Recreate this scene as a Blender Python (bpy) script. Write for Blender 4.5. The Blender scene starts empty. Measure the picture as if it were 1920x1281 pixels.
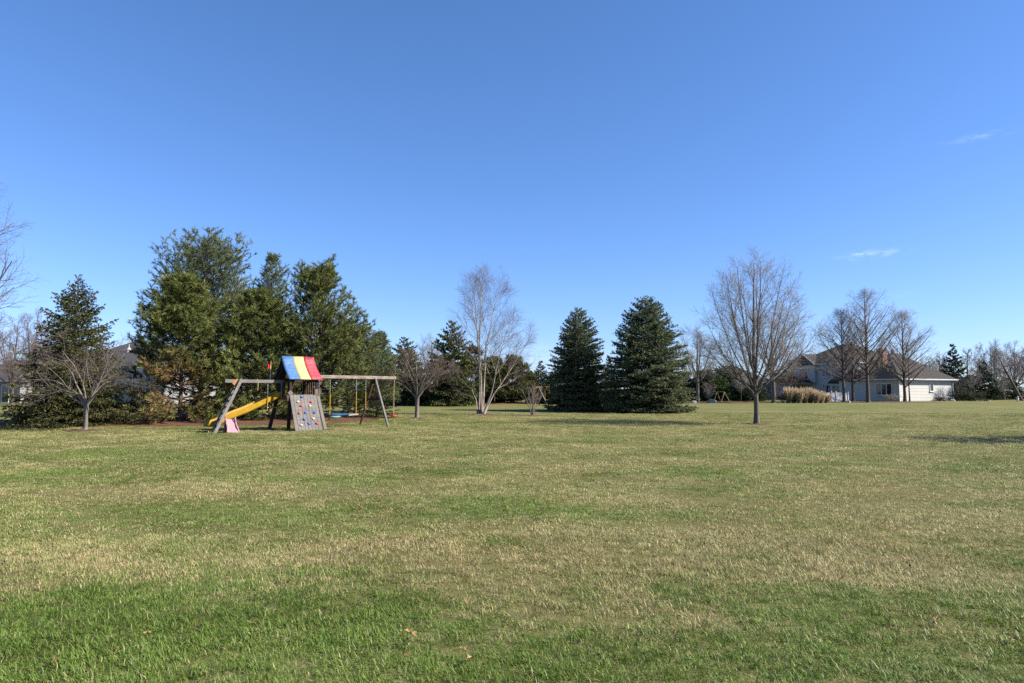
import bpy, math, random
import numpy as np

# ------------------------------------------------------------------ camera, sky, sun, exposure
scene = bpy.context.scene
COL = scene.collection
FPX, CX, CY, HZ, CAMZ = 1280.0, 960.0, 640.5, 735.0, 1.65
PITCH = math.atan((HZ - CY) / FPX)
cam_d = bpy.data.cameras.new('camera')
cam_d.sensor_width = 36.0
cam_d.lens = 36.0 * FPX / 1920.0
cam_d.clip_start = 0.1
cam_d.clip_end = 5000.0
cam = bpy.data.objects.new('camera', cam_d)
COL.objects.link(cam)
cam.location = (0, 0, CAMZ)
cam.rotation_euler = (math.radians(90) + PITCH, 0, 0)
scene.camera = cam

SUN_EL = math.radians(36.0)
SUN_AZ = math.radians(-10.0)          # measured from +X towards +Y: right of the camera, slightly behind it
sun_vec = (math.cos(SUN_EL) * math.cos(SUN_AZ), math.cos(SUN_EL) * math.sin(SUN_AZ), math.sin(SUN_EL))
sun_d = bpy.data.lights.new('sun', 'SUN')
sun_d.energy = 5.0
sun_d.angle = math.radians(0.53)
sun_d.color = (1.0, 0.93, 0.83)
sun = bpy.data.objects.new('sun', sun_d)
COL.objects.link(sun)
from mathutils import Vector
sun.rotation_euler = Vector(sun_vec).to_track_quat('Z', 'Y').to_euler()

world = bpy.data.worlds.new('World')
scene.world = world
world.use_nodes = True
wn = world.node_tree
wn.nodes.clear()
def wnode(t, **kw):
    n = wn.nodes.new(t)
    for k, v in kw.items():
        setattr(n, k, v)
    return n
EXPOSURE = 1.3
SKY_STRENGTH = 0.12
sky = wnode('ShaderNodeTexSky', sky_type='NISHITA', sun_disc=False)
sky.sun_elevation = SUN_EL
sky.sun_rotation = math.atan2(sun_vec[0], sun_vec[1])
sky.altitude = 300.0
sky.air_density = 1.0
sky.dust_density = 0.1
sky.ozone_density = 3.0
wbg = wnode('ShaderNodeBackground')
wbg.inputs['Strength'].default_value = SKY_STRENGTH
wout = wnode('ShaderNodeOutputWorld')
# a few thin shreds of cloud, each at its own place in the sky
def sky_dir(px, py):
    u, v = (px - CX) / FPX, (CY - py) / FPX
    d = Vector((u, math.cos(PITCH) - v * math.sin(PITCH), math.sin(PITCH) + v * math.cos(PITCH)))
    return d.normalized()
wtc = wnode('ShaderNodeTexCoord')
wnoise = wnode('ShaderNodeTexNoise')
wnoise.inputs['Scale'].default_value = 60.0
wnoise.inputs['Detail'].default_value = 6.0
wnoise.inputs['Roughness'].default_value = 0.62
wmap = wnode('ShaderNodeMapping')
wmap.inputs['Scale'].default_value = (1.0, 1.0, 3.2)
wn.links.new(wtc.outputs['Generated'], wmap.inputs[0])
wn.links.new(wmap.outputs[0], wnoise.inputs[0])
def wmath(op, a, b=None, c=None, clamp=False):
    m = wnode('ShaderNodeMath', operation=op, use_clamp=clamp)
    for i, x in enumerate((a, b, c)):
        if x is None:
            continue
        if isinstance(x, (int, float)):
            m.inputs[i].default_value = x
        else:
            wn.links.new(x, m.inputs[i])
    return m.outputs[0]
# the clear deep blue of this sky: the sky model's colours through a per-channel response curve
wsep = wnode('ShaderNodeSeparateColor'); wcmb = wnode('ShaderNodeCombineColor')
wn.links.new(sky.outputs[0], wsep.inputs[0])
for ch, (gain, gam) in enumerate(((0.93, 1.0), (1.09, 0.9), (1.66, 0.97))):
    v = wmath('POWER', wmath('MULTIPLY', wsep.outputs[ch], SKY_STRENGTH), gam)
    wn.links.new(wmath('MULTIPLY', v, gain / SKY_STRENGTH / 2 ** EXPOSURE), wcmb.inputs[ch])
acc = None
for (px, py, wx, wz, amt) in ((1632, 476, 0.030, 0.0040, 0.95), (1604, 480, 0.009, 0.0045, 0.9), (1832, 257, 0.030, 0.0035, 0.45),
                              (1006, 672, 0.035, 0.016, 0.55), (1690, 552, 0.012, 0.003, 0.3)):
    c = sky_dir(px, py)
    right = c.cross(Vector((0, 0, 1))).normalized()
    up = right.cross(c).normalized()
    dr = wnode('ShaderNodeVectorMath', operation='DOT_PRODUCT'); dr.inputs[1].default_value = right
    du = wnode('ShaderNodeVectorMath', operation='DOT_PRODUCT'); du.inputs[1].default_value = up - c * up.dot(c)
    df = wnode('ShaderNodeVectorMath', operation='DOT_PRODUCT'); df.inputs[1].default_value = c
    for d_ in (dr, du, df):
        wn.links.new(wtc.outputs['Generated'], d_.inputs[0])
    a = wmath('POWER', wmath('DIVIDE', dr.outputs['Value'], wx), 2.0)
    b = wmath('POWER', wmath('DIVIDE', du.outputs['Value'], wz), 2.0)
    e = wmath('POWER', 2.718, wmath('MULTIPLY', wmath('ADD', a, b), -1.0))
    e = wmath('MULTIPLY', e, wmath('GREATER_THAN', df.outputs['Value'], 0.0))
    e = wmath('MULTIPLY', e, amt)
    acc = e if acc is None else wmath('MAXIMUM', acc, e)
nz = wmath('MULTIPLY', wmath('SUBTRACT', wnoise.outputs[0], 0.42), 4.0, clamp=True)
cl = wmath('MULTIPLY', acc, nz, clamp=True)
cl = wmath('MULTIPLY', cl, 0.22)
wmix = wnode('ShaderNodeMix', data_type='RGBA')
wmix.inputs[7].default_value = (6.6, 7.0, 7.9, 1)
wn.links.new(cl, wmix.inputs[0])
wn.links.new(wcmb.outputs[0], wmix.inputs[6])
wn.links.new(wmix.outputs[2], wbg.inputs['Color'])
wn.links.new(wbg.outputs[0], wout.inputs[0])

scene.view_settings.view_transform = 'Standard'
scene.view_settings.look = 'None'
scene.view_settings.gamma = 1.0
scene.view_settings.exposure = EXPOSURE
scene.view_settings.use_curve_mapping = False
scene.cycles.use_denoising = False
scene.cycles.max_bounces = 5
scene.cycles.diffuse_bounces = 3
scene.cycles.glossy_bounces = 2
scene.cycles.use_adaptive_sampling = False
scene.cycles.sample_clamp_indirect = 4.0

# ------------------------------------------------------------------ ground shape and pixel helpers
_gy = np.array([-60, 0, 20, 28, 31, 34, 38, 43, 47, 60, 73, 90, 110, 150, 250, 2500.])
_gz = np.array([0, 0, 0, 0.0, 0.015, 0.05, 0.13, 0.23, 0.28, 0.35, 0.40, 0.455, 0.50, 0.60, 0.9, 1.2])
_yy = np.linspace(-60, 300, 3601)
_zz = np.convolve(np.pad(np.interp(_yy, _gy, _gz), 40, mode='edge'), np.ones(81) / 81, mode='valid')
def gz(x, y):
    x = np.asarray(x, float); y = np.asarray(y, float)
    base = np.where(y > 295, np.interp(y, _gy, _gz), np.interp(y, _yy, _zz))
    near = np.exp(-(y / 60.0) ** 2)
    bump = 0.018 * np.sin(x * 0.55 + 1.3 * np.sin(y * 0.31)) + 0.014 * np.sin(y * 0.83 + 0.6 * x) + 0.008 * np.sin(x * 1.9 - y * 1.3)
    right = 0.35 * np.clip((x - 60) / 40, 0, 1) * np.clip((y - 70) / 40, 0, 1)
    return base + bump * near + right
def G(x, y):
    return float(gz(x, y))
def ray(px, py):
    u, v = (px - CX) / FPX, (CY - py) / FPX
    f = math.cos(PITCH) - v * math.sin(PITCH)
    return u / f, (math.sin(PITCH) + v * math.cos(PITCH)) / f
def at(px, d, py=760):
    x = ray(px, py)[0] * d
    return (x, d, G(x, d))
def zpx(py, d):
    return CAMZ + ray(960, py)[1] * d
def ground_px(px, py):
    lo, hi = 2.0, 400.0
    k, s = ray(px, py)
    for _ in range(60):
        m = (lo + hi) / 2
        if CAMZ + s * m > G(k * m, m):
            lo = m
        else:
            hi = m
    return (k * lo, lo, G(k * lo, lo))

# ------------------------------------------------------------------ object helpers
def tag(o, label=None, cat=None, group=None, kind=None):
    if label: o['label'] = label
    if cat: o['category'] = cat
    if group: o['group'] = group
    if kind: o['kind'] = kind
    return o
def thing(name, label, cat, loc=(0, 0, 0), rz=0.0, group=None):
    o = bpy.data.objects.new(name, None)
    o.empty_display_size = 0.2
    COL.objects.link(o)
    o.location = loc
    o.rotation_euler = (0, 0, rz)
    return tag(o, label, cat, group)
def link(name, me, parent=None, loc=None):
    o = bpy.data.objects.new(name, me)
    COL.objects.link(o)
    if parent is not None: o.parent = parent
    if loc is not None: o.location = loc
    return o
def copy_tree(o, parent=None):
    c = o.copy()
    COL.objects.link(c)
    c.parent = parent
    for ch in list(o.children):
        copy_tree(ch, c)
    return c
def np_mesh(name, V, F3=None, F4=None, mat=None, smooth=False, attrs=None):
    """fast mesh from numpy triangles and quads"""
    me = bpy.data.meshes.new(name)
    V = np.asarray(V, np.float32)
    parts = []
    n3 = 0 if F3 is None else len(F3)
    n4 = 0 if F4 is None else len(F4)
    loops = []
    if n3: loops.append(np.asarray(F3, np.int32).ravel())
    if n4: loops.append(np.asarray(F4, np.int32).ravel())
    loops = np.concatenate(loops)
    starts = np.concatenate([np.arange(n3) * 3, n3 * 3 + np.arange(n4) * 4]).astype(np.int32)
    me.vertices.add(len(V)); me.vertices.foreach_set('co', V.ravel())
    me.loops.add(len(loops)); me.loops.foreach_set('vertex_index', loops)
    me.polygons.add(n3 + n4); me.polygons.foreach_set('loop_start', starts)
    if smooth:
        me.polygons.foreach_set('use_smooth', np.ones(n3 + n4, bool))
    if attrs:
        for k, a in attrs.items():
            at_ = me.attributes.new(k, 'FLOAT', 'POINT')
            at_.data.foreach_set('value', np.asarray(a, np.float32))
    me.update(calc_edges=True)
    if mat: me.materials.append(mat)
    return me
class MB:
    """collects boxes, bars, tubes and polygons into one mesh"""
    def __init__(s): s.v = []; s.f = []
    def poly(s, pts, faces):
        b = len(s.v); s.v += [tuple(p) for p in pts]; s.f += [tuple(b + i for i in f) for f in faces]; return s
    def box(s, x0, x1, y0, y1, z0, z1):
        return s.poly([(x0, y0, z0), (x1, y0, z0), (x1, y1, z0), (x0, y1, z0), (x0, y0, z1), (x1, y0, z1), (x1, y1, z1), (x0, y1, z1)],
                      [(3, 2, 1, 0), (4, 5, 6, 7), (0, 1, 5, 4), (1, 2, 6, 5), (2, 3, 7, 6), (3, 0, 4, 7)])
    def bar(s, a, b, w, h, up=(0, 0, 1), ch=0.12):
        a, b = Vector(a), Vector(b); t = (b - a).normalized(); u = Vector(up)
        if abs(t.dot(u)) > 0.98: u = Vector((0, 1, 0))
        r = t.cross(u).normalized(); u = r.cross(t).normalized()
        c = min(w, h) * ch
        prof = [(-w/2 + c, -h/2), (w/2 - c, -h/2), (w/2, -h/2 + c), (w/2, h/2 - c), (w/2 - c, h/2), (-w/2 + c, h/2), (-w/2, h/2 - c), (-w/2, -h/2 + c)]
        pts = [a + r * x + u * y for x, y in prof] + [b + r * x + u * y for x, y in prof]
        f = [(i, (i + 1) % 8, 8 + (i + 1) % 8, 8 + i) for i in range(8)] + [tuple(range(7, -1, -1)), tuple(range(8, 16))]
        return s.poly(pts, f)
    def tube(s, path, r, n=8, caps=True):
        P = [Vector(p) for p in path]; m = len(P)
        R = r if isinstance(r, (list, tuple)) else [r] * m
        b = len(s.v)
        for i, p in enumerate(P):
            t = (P[min(i + 1, m - 1)] - P[max(i - 1, 0)]).normalized()
            ref = Vector((0, 0, 1)) if abs(t.z) < 0.9 else Vector((1, 0, 0))
            e1 = t.cross(ref).normalized(); e2 = t.cross(e1)
            for k in range(n):
                a = 2 * math.pi * k / n
                s.v.append(tuple(p + (e1 * math.cos(a) + e2 * math.sin(a)) * R[i]))
        for i in range(m - 1):
            for k in range(n):
                s.f.append((b + i*n + k, b + i*n + (k+1) % n, b + (i+1)*n + (k+1) % n, b + (i+1)*n + k))
        if caps:
            s.f.append(tuple(b + k for k in range(n - 1, -1, -1))); s.f.append(tuple(b + (m-1)*n + k for k in range(n)))
        return s
    def build(s, name, mat, parent=None, loc=None, smooth=False):
        me = bpy.data.meshes.new(name); me.from_pydata(s.v, [], s.f); me.update()
        if smooth:
            me.polygons.foreach_set('use_smooth', [True] * len(me.polygons))
        me.materials.append(mat)
        return link(name, me, parent, loc)

# ------------------------------------------------------------------ materials
class NT:
    def __init__(s, name):
        s.m = bpy.data.materials.new(name); s.m.use_nodes = True; s.t = s.m.node_tree; s.t.nodes.clear()
        s.out = s.n('ShaderNodeOutputMaterial')
    def n(s, t, **kw):
        x = s.t.nodes.new(t)
        for k, v in kw.items(): setattr(x, k, v)
        return x
    def l(s, a, b): s.t.links.new(a, b)
    def set(s, sock, v):
        if hasattr(v, 'is_linked') or isinstance(v, bpy.types.NodeSocket): s.l(v, sock)
        else: sock.default_value = v
    def noise(s, vec, scale, detail=3, rough=0.55, dist=0.0):
        n = s.n('ShaderNodeTexNoise'); n.inputs['Scale'].default_value = scale; n.inputs['Detail'].default_value = detail
        n.inputs['Roughness'].default_value = rough; n.inputs['Distortion'].default_value = dist
        if vec is not None: s.l(vec, n.inputs['Vector'])
        return n.outputs[0]
    def math(s, op, a, b=0.0, clamp=False):
        m = s.n('ShaderNodeMath', operation=op, use_clamp=clamp); s.set(m.inputs[0], a); s.set(m.inputs[1], b); return m.outputs[0]
    def remap(s, v, a, b, c=0.0, d=1.0):
        m = s.n('ShaderNodeMapRange'); s.set(m.inputs[0], v)
        for i, x in enumerate((a, b, c, d)): m.inputs[i + 1].default_value = x
        return m.outputs[0]
    def mix(s, f, a, b, blend='MIX'):
        m = s.n('ShaderNodeMix', data_type='RGBA', blend_type=blend); s.set(m.inputs[0], f)
        s.set(m.inputs[6], a if not isinstance(a, tuple) else (*a[:3], 1)); s.set(m.inputs[7], b if not isinstance(b, tuple) else (*b[:3], 1))
        return m.outputs[2]
    def dim(s, col):
        """overall reflectance level of the place"""
        k = (0.81, 0.81, 0.81)
        return tuple(c * 0.81 for c in col[:3]) if isinstance(col, tuple) else s.mix(1.0, col, k, 'MULTIPLY')
    def bsdf(s, col, rough=0.7, spec=0.3, normal=None, **kw):
        b = s.n('ShaderNodeBsdfPrincipled'); col = s.dim(col); s.set(b.inputs['Base Color'], col if not isinstance(col, tuple) else (*col[:3], 1))
        s.set(b.inputs['Roughness'], rough); b.inputs['Specular IOR Level'].default_value = spec
        if normal is not None: s.l(normal, b.inputs['Normal'])
        for k, v in kw.items(): b.inputs[k].default_value = v
        return b.outputs[0]
    def bump(s, h, strength=0.4, dist=0.02):
        b = s.n('ShaderNodeBump'); b.inputs['Strength'].default_value = strength; b.inputs['Distance'].default_value = dist; s.l(h, b.inputs['Height']); return b.outputs[0]
    def done(s, sh): s.l(sh, s.out.inputs[0]); return s.m
    def pos(s): return s.n('ShaderNodeNewGeometry').outputs['Position']
    def obj(s): return s.n('ShaderNodeTexCoord').outputs['Object']
    def mapping(s, vec, scale):
        m = s.n('ShaderNodeMapping'); m.inputs['Scale'].default_value = scale; s.l(vec, m.inputs[0]); return m.outputs[0]

def paint(name, col, rough=0.45, var=0.15, scale=6.0, spec=0.4, dirt=None):
    t = NT(name); o = t.obj()
    n = t.noise(o, scale, 4, 0.6)
    dark = tuple(c * (1 - var * 2) for c in col); lite = tuple(min(1, c * (1 + var)) for c in col)
    c = t.mix(t.remap(n, 0.3, 0.7), dark, lite)
    if dirt:
        c = t.mix(t.remap(t.noise(o, scale * 2.7, 5, 0.65), 0.52, 0.72, 0, 0.7), c, dirt)
    nrm = t.bump(t.noise(t.mapping(o, (1.2, 5.0, 1.5)), 2.2, 3, 0.55), 0.9, 0.05) if 'canvas' in name else None
    return t.done(t.bsdf(c, rough, spec, nrm))
def wood(name, a, b, grain=(1.5, 14, 14), rough=0.85, axis=None):
    t = NT(name); o = t.mapping(t.obj(), grain)
    n = t.noise(o, 3.0, 5, 0.65, 0.6); n2 = t.noise(t.obj(), 2.0, 3, 0.6)
    c = t.mix(t.remap(n, 0.3, 0.72), a, b)
    c = t.mix(t.remap(n2, 0.35, 0.75, 0, 0.45), c, tuple(x * 0.55 for x in a))
    return t.done(t.bsdf(c, rough, 0.2, t.bump(n, 0.4, 0.01)))
def bark(name, a, b, scale=9.0, stretch=(1, 1, 0.28), rough=0.9):
    t = NT(name); o = t.mapping(t.obj(), stretch)
    n = t.noise(o, scale, 5, 0.7, 0.4); n2 = t.noise(t.obj(), 1.1, 2, 0.5)
    c = t.mix(t.remap(n, 0.32, 0.7), a, b)
    c = t.mix(t.remap(n2, 0.35, 0.7, 0, 0.35), c, tuple(x * 0.6 for x in b))
    return t.done(t.bsdf(c, rough, 0.15, t.bump(n, 0.7, 0.03)))
def foliage(name, dark, mid, lite, dead=None, trans=0.25):
    """needles: 'tint' is a per-shoot random number, 'dead' marks shoots that really are brown"""
    t = NT(name)
    a = t.n('ShaderNodeAttribute', attribute_name='tint').outputs['Fac']
    c = t.mix(t.remap(a, 0.0, 0.5), dark, mid)
    c = t.mix(t.remap(a, 0.5, 1.0), c, lite)
    if dead:
        dd = t.n('ShaderNodeAttribute', attribute_name='dead').outputs['Fac']
        c = t.mix(dd, c, dead)
    s1 = t.bsdf(c, 0.55, 0.28)
    tr = t.n('ShaderNodeBsdfTranslucent'); t.set(tr.inputs[0], t.dim(c))
    m = t.n('ShaderNodeMixShader'); m.inputs[0].default_value = trans
    t.l(s1, m.inputs[1]); t.l(tr.outputs[0], m.inputs[2])
    return t.done(m.outputs[0])

# lawn: the dormant and the green patches, shared by the soil sheet and by the blades
def lawn_group():
    g = bpy.data.node_groups.new('lawn_patches', 'ShaderNodeTree')
    g.interface.new_socket('Straw', in_out='OUTPUT', socket_type='NodeSocketFloat')
    g.interface.new_socket('Fine', in_out='OUTPUT', socket_type='NodeSocketFloat')
    out = g.nodes.new('NodeGroupOutput')
    t = NT.__new__(NT); t.t = g
    p = t.mapping(t.pos(), (1, 1, 0))
    n0 = t.noise(t.mapping(p, (0.22, 1.0, 1)), 0.24, 3, 0.55)
    n1 = t.noise(t.mapping(p, (0.75, 1.0, 1)), 0.55, 4, 0.6, 0.4)
    n2 = t.noise(p, 2.6, 4, 0.62)
    n3 = t.noise(p, 17.0, 3, 0.6)
    s = t.math('ADD', t.math('MULTIPLY', n0, 0.75), t.math('MULTIPLY', n1, 1.2))
    s = t.math('ADD', s, t.math('MULTIPLY', n2, 0.75))
    s = t.math('ADD', s, t.math('MULTIPLY', n3, 0.4))
    # mean of the sum is about 1.5
    sep = t.n('ShaderNodeSeparateXYZ'); t.l(p, sep.inputs[0])
    def blob(cx, cy, rx, ry, amt):
        a = t.math('POWER', t.math('ABSOLUTE', t.math('DIVIDE', t.math('SUBTRACT', sep.outputs[0], cx), rx)), 2.0)
        b = t.math('POWER', t.math('ABSOLUTE', t.math('DIVIDE', t.math('SUBTRACT', sep.outputs[1], cy), ry)), 2.0)
        return t.math('MULTIPLY', t.math('POWER', 2.718, t.math('MULTIPLY', t.math('ADD', a, b), -1.0)), amt)
    for bl in LAWN_BLOBS:
        s = t.math('ADD', s, blob(*bl))
    t.l(t.remap(s, 1.33, 1.80), out.inputs[0])
    t.l(n3, out.inputs[1])
    return g
# lush and dormant areas of the lawn: x, y, half width, half depth, amount (minus is greener)
LAWN_BLOBS = [(-3.1, 4.5, 1.9, 1.35, -0.55), (-1.3, 5.0, 1.1, 0.7, -0.25), (0.2, 3.9, 2.5, 0.7, -0.25), (3.2, 5.6, 1.5, 0.55, -0.4), (3.0, 4.0, 2.4, 0.9, -0.28), (-5.2, 7.0, 1.6, 0.5, 0.12),
              (1.2, 7.2, 3.8, 1.7, 0.17), (-3.0, 9.6, 2.2, 0.8, -0.2), (0.7, 9.3, 1.2, 0.7, -0.25), (-4.6, 11.6, 4.0, 1.0, 0.16), (5.0, 9.5, 3.5, 2.0, 0.15),
              (-9.0, 17.0, 6.0, 3.0, -0.15)]
LAWN = lawn_group()
def lawn_ground():
    t = NT('lawn_soil_and_turf')
    g = t.n('ShaderNodeGroup'); g.node_tree = LAWN
    p = t.pos()
    fine = t.noise(p, 55.0, 3, 0.7)
    mid = t.noise(p, 5.0, 4, 0.65)
    green = t.mix(t.remap(fine, 0.25, 0.75), (0.062, 0.092, 0.018), (0.125, 0.17, 0.042))
    straw = t.mix(t.remap(fine, 0.25, 0.75), (0.155, 0.12, 0.046), (0.31, 0.255, 0.115))
    f = t.remap(t.math('ADD', g.outputs[0], t.math('MULTIPLY', t.math('SUBTRACT', fine, 0.5), 0.9)), 0.0, 1.0, 0.08, 0.92)
    c = t.mix(f, green, straw)
    c = t.mix(t.remap(mid, 0.4, 0.7, 0, 0.25), c, (0.09, 0.10, 0.04))
    # where real blades stand (out to about 40 m) the sheet itself is thatch and soil
    sep = t.n('ShaderNodeSeparateXYZ'); t.l(p, sep.inputs[0])
    thatch = t.mix(t.remap(fine, 0.3, 0.7), (0.075, 0.084, 0.024), (0.205, 0.185, 0.075))
    c = t.mix(t.remap(t.math('ADD', sep.outputs[1], t.math('MULTIPLY', mid, 6.0)), 36.0, 44.0, 0.72, 0.0), c, thatch)
    return t.done(t.bsdf(c, 0.95, 0.1, t.bump(t.math('ADD', fine, mid), 0.55, 0.05)))
def blade_mat():
    t = NT('grass_blades')
    g = t.n('ShaderNodeGroup'); g.node_tree = LAWN
    r = t.n('ShaderNodeAttribute', attribute_name='blade').outputs['Fac']
    r2 = t.n('ShaderNodeAttribute', attribute_name='tone').outputs['Fac']
    h = t.n('ShaderNodeAttribute', attribute_name='along').outputs['Fac']
    oi = t.n('ShaderNodeObjectInfo').outputs['Random']
    f = t.math('ADD', t.math('ADD', t.math('MULTIPLY', g.outputs[0], 0.90), 0.06), t.math('MULTIPLY', t.math('SUBTRACT', r, 0.53), 1.15))
    f = t.math('ADD', f, t.math('MULTIPLY', t.math('SUBTRACT', oi, 0.5), 0.35))
    f = t.remap(f, 0.40, 0.60)
    green = t.mix(r2, (0.076, 0.142, 0.016), (0.205, 0.295, 0.046))
    green = t.mix(t.remap(oi, 0.6, 1.0, 0, 0.4), green, (0.13, 0.20, 0.055))
    straw = t.mix(r2, (0.345, 0.28, 0.112), (0.64, 0.55, 0.28))
    straw = t.mix(t.remap(r2, 0.0, 0.25, 0.5, 0.0), straw, (0.16, 0.10, 0.05))
    c = t.mix(f, green, straw)
    s1 = t.bsdf(c, 0.5, 0.3)
    tr = t.n('ShaderNodeBsdfTranslucent'); t.set(tr.inputs[0], t.dim(c))
    m = t.n('ShaderNodeMixShader'); m.inputs[0].default_value = 0.3
    t.l(s1, m.inputs[1]); t.l(tr.outputs[0], m.inputs[2])
    return t.done(m.outputs[0])
def mulch_mat(name, a, b):
    t = NT(name); p = t.pos()
    n = t.noise(p, 22.0, 4, 0.7); n2 = t.noise(p, 1.6, 3, 0.6)
    c = t.mix(t.remap(n, 0.3, 0.7), a, b)
    c = t.mix(t.remap(n2, 0.4, 0.7, 0, 0.5), c, tuple(x * 0.6 for x in a))
    return t.done(t.bsdf(c, 0.95, 0.05, t.bump(n, 0.8, 0.05)))
def siding_mat(name, col):
    t = NT(name); o = t.obj()
    n = t.noise(o, 0.9, 3, 0.6)
    c = t.mix(t.remap(n, 0.3, 0.7), tuple(x * 0.9 for x in col), col)
    return t.done(t.bsdf(c, 0.6, 0.25))
def shingle_mat(name, a, b):
    t = NT(name); o = t.obj()
    n = t.noise(o, 2.3, 5, 0.8); n2 = t.noise(t.mapping(o, (1, 1, 9)), 2.0, 2, 0.6)
    c = t.mix(t.remap(n, 0.25, 0.75), a, b)
    c = t.mix(t.remap(n2, 0.4, 0.65, 0, 0.4), c, tuple(x * 0.6 for x in a))
    return t.done(t.bsdf(c, 0.9, 0.15, t.bump(n2, 0.5, 0.03)))
def glass_mat():
    t = NT('window_glass')
    n = t.noise(t.obj(), 1.2, 2, 0.5)
    c = t.mix(t.remap(n, 0.35, 0.65), (0.012, 0.015, 0.02), (0.035, 0.04, 0.045))
    return t.done(t.bsdf(c, 0.06, 0.6))

M = {}
M['lawn'] = lawn_ground()
M['blade'] = blade_mat()
M['mulch_red'] = mulch_mat('pine_needle_mulch', (0.085, 0.045, 0.028), (0.21, 0.115, 0.07))
M['mulch'] = mulch_mat('bark_mulch', (0.075, 0.05, 0.036), (0.19, 0.125, 0.09))
M['grey_wood'] = wood('weathered_grey_wood', (0.118, 0.107, 0.096), (0.255, 0.236, 0.214))
M['dark_wood'] = wood('dark_stained_wood', (0.03, 0.02, 0.015), (0.065, 0.042, 0.03))
M['red_wood'] = wood('red_stained_wood', (0.085, 0.042, 0.028), (0.17, 0.095, 0.065))
M['peeling_wood'] = wood('peeling_beam_wood', (0.13, 0.075, 0.05), (0.40, 0.36, 0.31), grain=(0.9, 5, 5))
M['orange_wood'] = paint('bare_orange_wood', (0.36, 0.17, 0.05), 0.7, 0.2, 8)
M['yellow'] = paint('yellow_plastic', (0.43, 0.245, 0.012), 0.42, 0.12, 4, dirt=(0.22, 0.14, 0.03))
M['slide_bed'] = paint('scuffed_slide_bed', (0.17, 0.125, 0.085), 0.5, 0.15, 7)  # dull grey-brown strip along the middle of the yellow slide
M['blue_canvas'] = paint('blue_canvas', (0.05, 0.145, 0.34), 0.6, 0.12, 3, dirt=(0.07, 0.13, 0.25))
M['yellow_canvas'] = paint('yellow_canvas', (0.50, 0.42, 0.165), 0.6, 0.1, 3, dirt=(0.40, 0.33, 0.15))
M['red_canvas'] = paint('red_canvas', (0.40, 0.040, 0.055), 0.6, 0.14, 3, dirt=(0.33, 0.06, 0.07))
M['blue'] = paint('blue_plastic', (0.03, 0.10, 0.48), 0.35, 0.1, 9)
M['sky_blue'] = paint('bright_blue_plastic', (0.015, 0.19, 0.46), 0.35, 0.1, 5)
M['teal'] = paint('pale_teal_plastic', (0.30, 0.58, 0.56), 0.4, 0.1, 5)
M['navy'] = paint('navy_plastic', (0.02, 0.035, 0.16), 0.4, 0.1, 6)
M['navy_lining'] = paint('dark_canopy_lining', (0.012, 0.014, 0.03), 0.8, 0.1, 4)  # near-black navy: the shade inside the canopy, put into the colour
M['red'] = paint('red_plastic', (0.55, 0.02, 0.03), 0.35, 0.12, 8)
M['cream'] = paint('cream_plastic', (0.56, 0.48, 0.35), 0.45, 0.08, 9)
M['pink'] = paint('faded_pink_plastic', (0.50, 0.27, 0.30), 0.45, 0.06, 6)
M['rope'] = paint('yellow_rope', (0.42, 0.34, 0.16), 0.9, 0.15, 30)
M['chain'] = paint('galvanised_chain', (0.27, 0.31, 0.33), 0.4, 0.15, 40)
M['tan_board'] = paint('tan_board', (0.42, 0.28, 0.21), 0.7, 0.1, 8)
M['white'] = paint('white_trim', (0.58, 0.58, 0.58), 0.5, 0.04, 2)
M['flag_pole'] = paint('pale_pole', (0.66, 0.60, 0.45), 0.5, 0.05, 4)
M['siding'] = siding_mat('cream_siding', (0.54, 0.525, 0.47))
M['siding_grey'] = siding_mat('grey_siding', (0.28, 0.275, 0.265))
M['shingle'] = shingle_mat('brown_shingles', (0.036, 0.034, 0.031), (0.068, 0.064, 0.058))
M['shingle_grey'] = shingle_mat('grey_shingles', (0.055, 0.055, 0.058), (0.105, 0.102, 0.102))
M['brick'] = paint('chimney_brick', (0.27, 0.14, 0.10), 0.85, 0.2, 5, 0.1)
M['glass'] = glass_mat()
M['stone'] = bark('boulder_stone', (0.24, 0.21, 0.18), (0.42, 0.38, 0.33), 4, (1, 1, 1))
M['bark_grey'] = bark('grey_bark', (0.075, 0.063, 0.053), (0.18, 0.155, 0.13))
M['bark_light'] = bark('pale_grey_bark', (0.115, 0.098, 0.08), (0.26, 0.225, 0.19))
M['bark_dark'] = bark('dark_bark', (0.06, 0.048, 0.04), (0.16, 0.125, 0.10))
M['bark_birch'] = bark('peeling_birch_bark', (0.10, 0.08, 0.068), (0.54, 0.46, 0.39), 5.0, (1, 1, 0.5))
M['twig_grey'] = bark('grey_twigs', (0.14, 0.122, 0.108), (0.31, 0.28, 0.25), 3)
M['twig_tan'] = bark('tan_twigs', (0.15, 0.12, 0.09), (0.30, 0.25, 0.195), 3)
M['twig_purple'] = bark('purplish_twigs', (0.105, 0.08, 0.073), (0.21, 0.165, 0.15), 3)
M['twig_brown'] = bark('brown_twigs', (0.085, 0.062, 0.05), (0.18, 0.135, 0.105), 3)
M['woods'] = bark('far_wood_twigs', (0.065, 0.048, 0.042), (0.135, 0.10, 0.088), 3)
M['spruce'] = foliage('blue_green_spruce', (0.032, 0.048, 0.022), (0.115, 0.150, 0.070), (0.30, 0.335, 0.175), (0.22, 0.19, 0.05))
M['spruce_dark'] = foliage('dark_spruce', (0.014, 0.028, 0.015), (0.032, 0.056, 0.027), (0.07, 0.10, 0.046), (0.10, 0.08, 0.035))
M['norway'] = foliage('olive_spruce', (0.030, 0.040, 0.012), (0.085, 0.098, 0.026), (0.19, 0.19, 0.055), (0.15, 0.10, 0.045))
M['pine'] = foliage('green_pine', (0.042, 0.055, 0.014), (0.140, 0.168, 0.040), (0.31, 0.32, 0.090), (0.30, 0.18, 0.08))
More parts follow.
